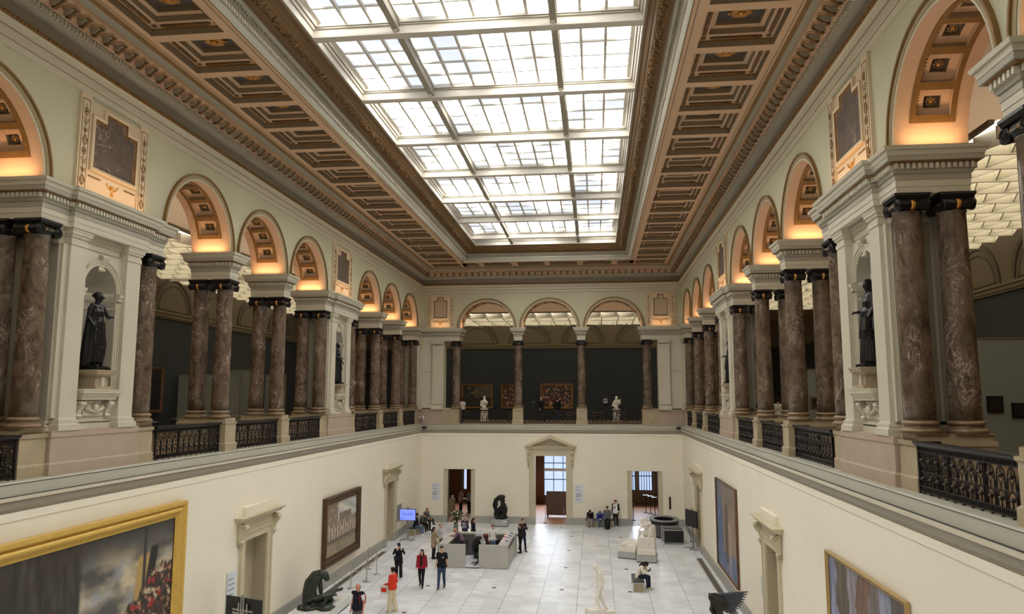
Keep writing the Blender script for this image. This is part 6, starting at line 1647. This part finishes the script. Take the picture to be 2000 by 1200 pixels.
def case(b, x0, x1, y0, y1, z0, z1, m, e='silver_grey', s=.03):
    b.box(x0, x1, y0, y1, z0, z1, m)
    for (a, c) in ((y0, z0), (y0, z1), (y1, z0), (y1, z1)): b.box(x0 - .01, x1 + .01, a - s / 2, a + s / 2, c - s / 2, c + s / 2, e)
    for (a, c) in ((x0, z0), (x0, z1), (x1, z0), (x1, z1)): b.box(a - s / 2, a + s / 2, y0 - .01, y1 + .01, c - s / 2, c + s / 2, e)
    for (a, c) in ((x0, y0), (x0, y1), (x1, y0), (x1, y1)): b.box(a - s / 2, a + s / 2, c - s / 2, c + s / 2, z0, z1, e)
prop(t, 'case_body', lambda b: case(b, -.56, .56, -.55, .2, .06, .76, 'black_plastic')); prop(t, 'caster', lambda b: [b.ball((x, y, .035), .035, 'dark_grey', 6, 4) for x in (-.5, .5) for y in (-.5, .15)])
t = thing('flight_case', 'second black flight case standing behind the bright-edged one', 'case', (4.25, 45.3, 0)); prop(t, 'case_body', lambda b: case(b, -.55, .55, -.25, .12, .02, .80, 'black_plastic'))
t = thing('folding_trolley', 'thin black trolley frame leaning beside the flight cases', 'trolley', (5.05, 45.2, 0)); prop(t, 'handle', lambda b: b.tube([(-.1, .3, .0), (-.12, .3, .85), (.12, .3, .85), (.25, -.4, .5), (.25, -.4, .0)], .015, 'black_metal', 6))
prop(t, 'wheel', lambda b: b.lathe([(0, -.02), (.08, -.02), (.08, .02), (0, .02)], (.25, -.4, .08), 'dark_grey', 12, axis='x'))
# ------------------------------------------------------------------ sculptures
def robe(B, c0, r0, c1, r1, n=16, rad=.045, seed=1, squash=.8):
    rnd = random.Random(seed)
    for i in range(n):
        a = 2 * pi * i / n; j = rnd.uniform(.85, 1.12)
        B.cap((c0[0] + r0 * cos(a), c0[1] + r0 * sin(a) * squash, c0[2]), (c1[0] + r1 * j * cos(a + .15), c1[1] + r1 * j * sin(a + .15) * squash, c1[2]), rad * .8, rad * rnd.uniform(.8, 1.25), 8)
    B.cap(c0, c1, r0 * .9, r1 * .75)
def bare(B, pose, k, hands=True, f=1.0, legs=True):
    J = {a: V(p) * k if a != 'look' else V(p).normalized() for a, p in pose.items()}
    look = J['look']; side = look.cross(V((0, 0, 1))).normalized(); upv = side.cross(look).normalized(); R = Matrix((side, -look, upv)).transposed(); h = J['head']
    P = lambda x, y, z: h + R @ V((x, y, z)) * k
    B.ell(h, (.076 * k, .094 * k, .112 * k), R); B.ell(P(0, -.022, -.055), (.054 * k, .062 * k, .058 * k), R); B.cap(P(0, -.088, .012), P(0, -.112, -.018), .011 * k, .018 * k, 8); B.ell(P(0, .028, .03), (.080 * k, .084 * k, .09 * k), R)
    B.cap(J['neck'], P(0, .015, -.08), .056 * k, .052 * k); torso(B, J, k, .006, f)
    for s, a in ((1, 'l'), (-1, 'r')):
        sh, el, wr = J['sh' + a], J['el' + a], J['wr' + a]
        B.chain([sh, sh.lerp(el, .5), el], [.054 * k, .05 * k, .04 * k]); B.chain([el, el.lerp(wr, .3), wr], [.04 * k, .042 * k, .028 * k])
        if hands: hand(B, wr, wr - el, V((0, .3, 1)), s, k)
        if legs:
            hi, kn, an = J['hi' + a], J['kn' + a], J['an' + a]
            B.chain([hi, hi.lerp(kn, .35), kn], [.094 * k, .09 * k, .058 * k]); B.chain([kn, kn.lerp(an, .32), an], [.058 * k, .062 * k, .038 * k]); B.cap(an + V((0, .03, -.04)) * k, an + V((0, -.16, -.06)) * k, .04 * k, .03 * k)
    return J, P
def niche_statue(kind, label, fr, N):
    t = thing('bronze_statue', label, 'statue', group=None); place(t, fr, 9.12, N, 8.88, -pi / 2); k = 1.13
    prop(t, 'base', lambda b: b.stack(-.24, .24, -.24, .24, [(0, .07, .02, .02), (.07, .09, .02, -.02)], 'bronze'))
    B = Body()
    if kind == 0:
        ps = dict(STAND, look=(.75, -1, 0), ell=(.24, -.10, 1.17), wrl=(.10, -.26, 1.16), elr=(-.25, .02, 1.14), wrr=(-.22, -.12, .93), knl=(.13, -.10, .5), anl=(.15, -.06, .12), anr=(-.08, .0, .12))
        J, P = bare(B, ps, k); robe(B, (0, 0, 1.10 * k), .13, (-.03, .03, .22), .20, 16, .05, 3); robe(B, (-.12, .05, 1.35 * k), .08, (-.19, .08, .12), .12, 10, .045, 5)
        robe(B, (.02, -.02, 1.05 * k), .15, (.05, -.04, .62), .19, 14, .04, 8); B.ell(P(0, .09, .03), (.055, .06, .055)); B.cap((-.15, -.06, 1.1), (.15, -.05, .95), .05, .06)
        B.build('body', 'bronze', t, .014, 1)
        prop(t, 'staff', lambda b: b.tube([(-.27, -.17, 1.08), (-.24, -.2, .09)], .016, 'bronze', 6))
    else:
        ps = dict(STAND, look=(.6, -1, -.15), ell=(.26, -.02, 1.12), wrl=(.28, -.14, .92), elr=(-.22, .0, 1.12), wrr=(-.10, -.20, 1.08), anl=(.1, 0, .12), anr=(-.1, 0, .12))
        J, P = bare(B, ps, k); robe(B, (0, 0, 1.12 * k), .14, (0, 0, .14), .24, 18, .05, kind + 4); robe(B, (.18, .03, 1.38 * k), .06, (.26, -.02, .82), .07, 8, .04, 6); robe(B, (0, -.02, 1.08 * k), .16, (.04, -.04, .66), .20, 14, .045, 9)
        B.ell(P(0, .03, .02), (.10, .11, .13)); B.chain([P(0, .07, -.05), P(.05, .09, -.2)], [.08, .09]); B.build('body', 'bronze', t, .014, 1)
        if kind == 1: prop(t, 'tablet', lambda b: b.frust(.20, .44, -.26, -.21, .80, .16, .40, -.22, -.17, 1.08, 'bronze'))
    return t
niche_statue(0, 'black bronze robed figure leaning on a staff in the close niche, battle painting side', 'L', 17.0)
niche_statue(1, 'black bronze veiled figure holding a tablet in the close niche, blue painting side', 'R', 17.0)
niche_statue(2, 'black bronze robed figure in the distant niche, battle painting side', 'L', 34.3)
niche_statue(3, 'black bronze draped figure in the distant niche, blue painting side', 'R', 34.3)

# bowed figure over a fallen winged one
t = thing('plinth', 'long white plinth under the bowed dark bronze group', 'plinth', (-10.62, 28.5, 0)); prop(t, 'plinth_body', lambda b: b.box(-.72, .72, -1.3, 1.55, .05, .36, 'plinth_white')) if mat('plinth_white', (216, 215, 210), .55) else None
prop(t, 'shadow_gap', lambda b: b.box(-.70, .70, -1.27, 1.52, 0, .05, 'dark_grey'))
t = thing('bronze_group', 'dark green bronze of a hooded figure bowed over a fallen winged body', 'sculpture', (-10.62, 28.35, .36), radians(8))
B = Body(); rnd = random.Random(8)
for q in range(26): B.ell((rnd.uniform(-.5, .55), rnd.uniform(-.55, .8), .05), (rnd.uniform(.15, .26), rnd.uniform(.15, .26), rnd.uniform(.06, .15)))
B.chain([(-.30, .0, .15), (-.33, .02, .5), (-.28, .04, .85), (-.12, .05, 1.10), (.08, .04, 1.18)], [.27, .25, .24, .20, .17]); B.chain([(.08, .04, 1.18), (.26, .02, 1.14), (.34, .0, 1.02)], [.16, .15, .11])
for q in range(9): B.chain([(-.42 + .06 * q, -.20 + .02 * abs(q - 4), .12), (-.44 + .05 * q, -.19, .6), (-.30 + .045 * q, -.12, 1.05)], [.05, .04, .04])
B.cap((.08, -.02, .95), (.14, -.05, .55), .09, .08); B.ell((.16, -.06, .50), (.06, .06, .07))
B.chain([(-.1, -.15, .3), (.2, -.05, .33), (.45, .15, .32)], [.13, .15, .12]); B.ell((-.22, -.30, .28), .11); B.chain([(.45, .15, .33), (.6, .45, .48), (.75, .75, .42)], [.10, .075, .05]); B.chain([(.35, .3, .30), (.55, .65, .40), (.70, .95, .40)], [.09, .06, .05]); B.ell((.76, .8, .45), (.06, .12, .05))
B.chain([(.25, -.15, .36), (.42, -.42, .30), (.3, -.6, .22)], [.05, .04, .035])
for q in range(8): B.chain([(.1 + .05 * q, .12, .38), (.2 + .06 * q, .5, .34 - .01 * q), (.2 + .05 * q, .85, .22)], [.035, .03, .02])
B.build('body', 'bronze_green', t, .018, 1)

# embracing bronze pair by the far wall
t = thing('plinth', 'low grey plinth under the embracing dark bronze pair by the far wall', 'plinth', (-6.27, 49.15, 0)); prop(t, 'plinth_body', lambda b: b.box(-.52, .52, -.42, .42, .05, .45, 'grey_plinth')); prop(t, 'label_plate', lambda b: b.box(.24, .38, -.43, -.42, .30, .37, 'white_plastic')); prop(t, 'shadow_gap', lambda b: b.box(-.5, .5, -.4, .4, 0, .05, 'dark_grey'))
t = thing('bronze_group', 'black bronze of one figure arching over a crouching one by the far wall', 'sculpture', (-6.27, 49.15, .45))
B = Body(); rnd = random.Random(3)
for q in range(12): B.ell((rnd.uniform(-.32, .34), rnd.uniform(-.2, .2), .10), (rnd.uniform(.12, .2), .2, rnd.uniform(.1, .2)))
B.chain([(-.28, 0, .25), (-.26, 0, .5), (-.40, 0, .85), (-.30, 0, 1.15), (-.05, 0, 1.36), (.12, 0, 1.40)], [.16, .14, .12, .15, .15, .13]); B.ell((.20, -.02, 1.38), (.12, .11, .13)); B.chain([(.05, -.05, 1.35), (.26, -.1, 1.2), (.22, -.05, 1.0)], [.08, .06, .05])
B.chain([(.2, 0, .3), (.28, 0, .6), (.22, 0, .85), (.10, 0, 1.08)], [.22, .20, .17, .12]); B.ell((.08, -.02, 1.18), .12); B.chain([(.2, -.05, .85), (-.02, -.1, .75), (-.2, -.1, .55)], [.07, .06, .05]); B.chain([(.3, -.1, .35), (.0, -.15, .62), (-.1, -.12, .25)], [.11, .09, .07])
B.ell((.06, 0, .55), (.22, .16, .26)); B.ell((-.12, .03, .42), (.18, .15, .22)); B.ell((-.30, 0, .95), (.15, .17, .22)); B.ell((.14, .02, .85), (.15, .14, .2)); B.build('body', 'bronze_dark', t, .018, 1) if mat('bronze_dark', (26, 28, 26), .4, .4) else None

# white marble lovers with a reclining nude
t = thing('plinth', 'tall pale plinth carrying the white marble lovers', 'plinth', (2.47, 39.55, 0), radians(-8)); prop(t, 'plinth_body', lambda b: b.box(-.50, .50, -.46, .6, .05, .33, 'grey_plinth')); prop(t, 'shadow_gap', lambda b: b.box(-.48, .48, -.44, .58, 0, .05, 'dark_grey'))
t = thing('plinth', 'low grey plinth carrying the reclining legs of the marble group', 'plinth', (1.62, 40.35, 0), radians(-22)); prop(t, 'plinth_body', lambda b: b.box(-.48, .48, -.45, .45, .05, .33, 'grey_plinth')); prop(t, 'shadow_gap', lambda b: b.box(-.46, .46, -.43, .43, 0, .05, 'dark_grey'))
t = thing('marble_group', 'white marble group of two embracing seated figures with stretched legs on a slab', 'sculpture', (2.47, 39.55, .33), radians(-8))
B = Body(); B.slab((0, .05, .45), (.44, .42, .45)); B.slab((0, .05, .15), (.46, .44, .12)); B.build('block', 'white_marble', t, .025, 2)
B = Body()
ps = dict(SIT, head=(-.16, -.02, 1.50), neck=(-.06, .0, 1.36), chest=(.02, .02, 1.20), waist=(.08, .04, 1.0), pelvis=(.10, .05, .86), shl=(.10, -.15, 1.34), shr=(.0, .18, 1.34), ell=(-.05, -.28, 1.2), elr=(-.2, .2, 1.2), wrl=(-.25, -.25, 1.32), wrr=(-.3, .1, 1.1), hil=(.1, -.08, .86), hir=(.1, .12, .86), knl=(-.28, -.10, 1.0), knr=(-.3, .12, .98), anl=(-.34, -.12, .66), anr=(-.34, .12, .66), look=(-1, -.1, -.3))
bare(B, ps, 1.12)
ps2 = dict(SIT, head=(-.02, -.04, 1.78), neck=(.10, -.0, 1.66), chest=(.20, .02, 1.45), waist=(.24, .04, 1.22), pelvis=(.24, .05, 1.02), shl=(.22, -.16, 1.60), shr=(.16, .2, 1.60), ell=(.02, -.32, 1.48), elr=(0, .25, 1.5), wrl=(-.2, -.2, 1.56), wrr=(-.22, .1, 1.5), hil=(.24, -.06, 1.0), hir=(.24, .14, 1.0), knl=(.1, -.3, .9), knr=(.1, .3, .9), anl=(.12, -.34, .6), anr=(.1, .3, .6), look=(-1, 0, -.5))
bare(B, ps2, 1.0)
for q in range(10): B.cap((.20 + .02 * q, -.25 + .05 * q, .85), (.26 + .01 * q, -.22 + .05 * q, 1.35), .10, .10)
B.ell((.22, .05, 1.15), (.24, .32, .36)); B.ell((.02, .05, 1.05), (.26, .30, .2)); B.build('lovers', 'white_marble', t, .018, 2)
t = thing('marble_group', 'white marble slab with two pairs of reclining bare legs', 'sculpture', (1.62, 40.35, .33), radians(-22))
B = Body(); B.slab((0, 0, .11), (.46, .42, .11)); B.chain([(.5, -.05, .42), (.1, -.12, .40), (-.35, -.16, .30), (-.42, -.3, .30)], [.12, .10, .06, .045]); B.chain([(.5, .1, .46), (.12, .02, .56), (-.3, .0, .32), (-.44, -.10, .32)], [.12, .09, .06, .045]); B.ell((.15, -.05, .28), (.35, .3, .12)); B.build('legs', 'white_marble', t, .018, 2)

# striding white plaster man
t = thing('plinth', 'white plinth under the striding white man at the bottom edge', 'plinth', (.02, 28.7, 0)); prop(t, 'plinth_body', lambda b: b.box(-.55, .45, -.4, .4, 0, .34, 'plinth_white'))
t = thing('plaster_statue', 'slim striding nude man in white plaster with bowed head', 'statue', (.05, 28.7, .34), radians(-62))
B = Body(); ps = dict(STAND, head=(0, -.17, 1.60), neck=(0, -.06, 1.47), chest=(0, -.03, 1.28), look=(.2, -1, -.7), shl=(.16, -.03, 1.42), shr=(-.16, -.03, 1.42), ell=(.22, .05, 1.15), wrl=(.2, -.08, .93), elr=(-.2, .1, 1.17), wrr=(-.17, -.2, 1.0), knl=(.09, -.20, .55), anl=(.09, -.05, .22), knr=(-.09, .08, .5), anr=(-.09, .30, .14))
bare(B, ps, 1.03, f=.95); B.build('body', 'plaster_white', t, .013, 1)
prop(t, 'base', lambda b: (b.box(-.24, .24, -.5, .0, .0, .20, 'plaster_white'), b.box(-.22, .22, 0, .55, 0, .09, 'plaster_white')))

# winged bronze at the bottom edge
t = thing('plinth', 'white plinth below the winged bronze, mostly outside the frame', 'plinth', (4.1, 27.6, 0)); prop(t, 'plinth_body', lambda b: b.box(-.55, .55, -.55, .55, 0, .35, 'plinth_white'))
t = thing('winged_bronze', 'dark bronze winged figure with one grey-blue feathered wing spread towards the wall', 'sculpture', (4.1, 27.6, .35))
B = Body(); rnd = random.Random(6)
B.chain([(.12, 0, .0), (.06, 0, .35), (-.05, 0, .62), (-.05, .0, .92)], [.22, .18, .17, .2]); B.ell((-.18, -.12, .98), (.13, .14, .15)); B.chain([(-.1, -.1, .8), (-.22, -.2, .6), (-.1, -.2, .4)], [.1, .08, .07]); B.chain([(.0, 0, .2), (-.25, -.2, .25), (-.2, -.15, 0)], [.14, .12, .08])
for q in range(12): B.ell((-.2 + rnd.uniform(-.06, .06), -.12 + rnd.uniform(-.06, .06), 1.05 + rnd.uniform(-.06, .05)), .05)
B.build('body', 'bronze_brown', t, .018, 1) if mat('bronze_brown', (50, 42, 36), .45, .35, var=.3, vscale=6) else None
def wing(nm, root, dirs, L, m, n):
    B = Body()
    for q in range(n):
        f = q / (n - 1); d = V(dirs[0]).lerp(V(dirs[1]), f).normalized(); l = L * (1 - .45 * f)
        r = V(root) + V((0, 0, -.02 * q)); e = r + d * l; B.chain([r, r.lerp(e, .6), e], [.055, .05, .018])
        r2 = r + d * l * .25 + V((0, -.03, -.03)); B.chain([r2, r2 + (d + V((0, 0, -.5))).normalized() * l * .5], [.05, .02])
    return B.build(nm, m, t, .014, 0)
mat('bronze_blue', (78, 82, 92), .45, .4, var=.25, vscale=8)
wing('spread_wing', (.10, -.05, 1.06), ((1, .05, .12), (.55, .0, -.65)), .98, 'bronze_blue', 12)
wing('folded_wing', (-.12, -.22, 1.02), ((.75, -.3, -.25), (.2, -.25, -1)), .62, 'bronze_brown', 10)

# busts in the far gallery
for i, (x, y) in enumerate(((-8.45, 56.4), (1.5, 56.4))):
    t = thing('bust_pedestal', 'white panelled pedestal behind the far railing, ' + ['in front of the landscape', 'in front of the bare wall'][i], 'pedestal', (x, y, 6.5)); prop(t, 'shaft', lambda b: b.stack(-.24, .24, -.2, .2, [(0, .1, .04, .04), (.1, .88, 0, 0), (.88, .96, .03, .05)], 'plaster_white'))
    t = thing('marble_bust', ['white marble half-figure with a child before the landscape painting', 'white marble figure holding a small companion before the bare wall'][i], 'bust', (x, y, 7.46)); B = Body()
    B.chain([(0, 0, .0), (0, 0, .32), (0, 0, .58)], [.13, .17, .14]); B.ell((.02 if i else 0, -.02, .80), (.10, .11, .13)); B.chain([(-.15, -.05, .5), (-.26, -.12, .25), (-.1, -.18, .12)], [.08, .07, .06]); B.chain([(.15, -.05, .5), (.25, -.15, .35), (.1, -.2, .5)], [.08, .06, .05])
    if i: B.chain([(.22, -.1, .4), (.26, -.1, .62)], [.10, .08])
    else: B.ell((-.22, -.1, .5), .09)
    B.build('body', 'plaster_white', t, .016, 1)
t = thing('stroller', 'dark folded pushchair beside the white figure in the far gallery', 'pushchair', (.15, 56.2, 6.5)); B = Body(); B.ell((0, 0, .55), (.25, .25, .25)); B.cap((-.25, .2, .95), (.3, -.2, .9), .04, .04); B.build('seat', 'black_cloth', t, .02)
for sx in (-1, 1): prop(t, 'wheel', lambda b: b.lathe([(0, -.03), (.12, -.03), (.12, .03), (0, .03)], (sx * .25, 0, .12), 'black_plastic', 12, axis='x')); prop(t, 'leg', lambda b: b.tube([(sx * .25, 0, .12), (sx * .2, .05, .5)], .02, 'black_metal', 5))
bpy.data.scenes.remove(WORK)
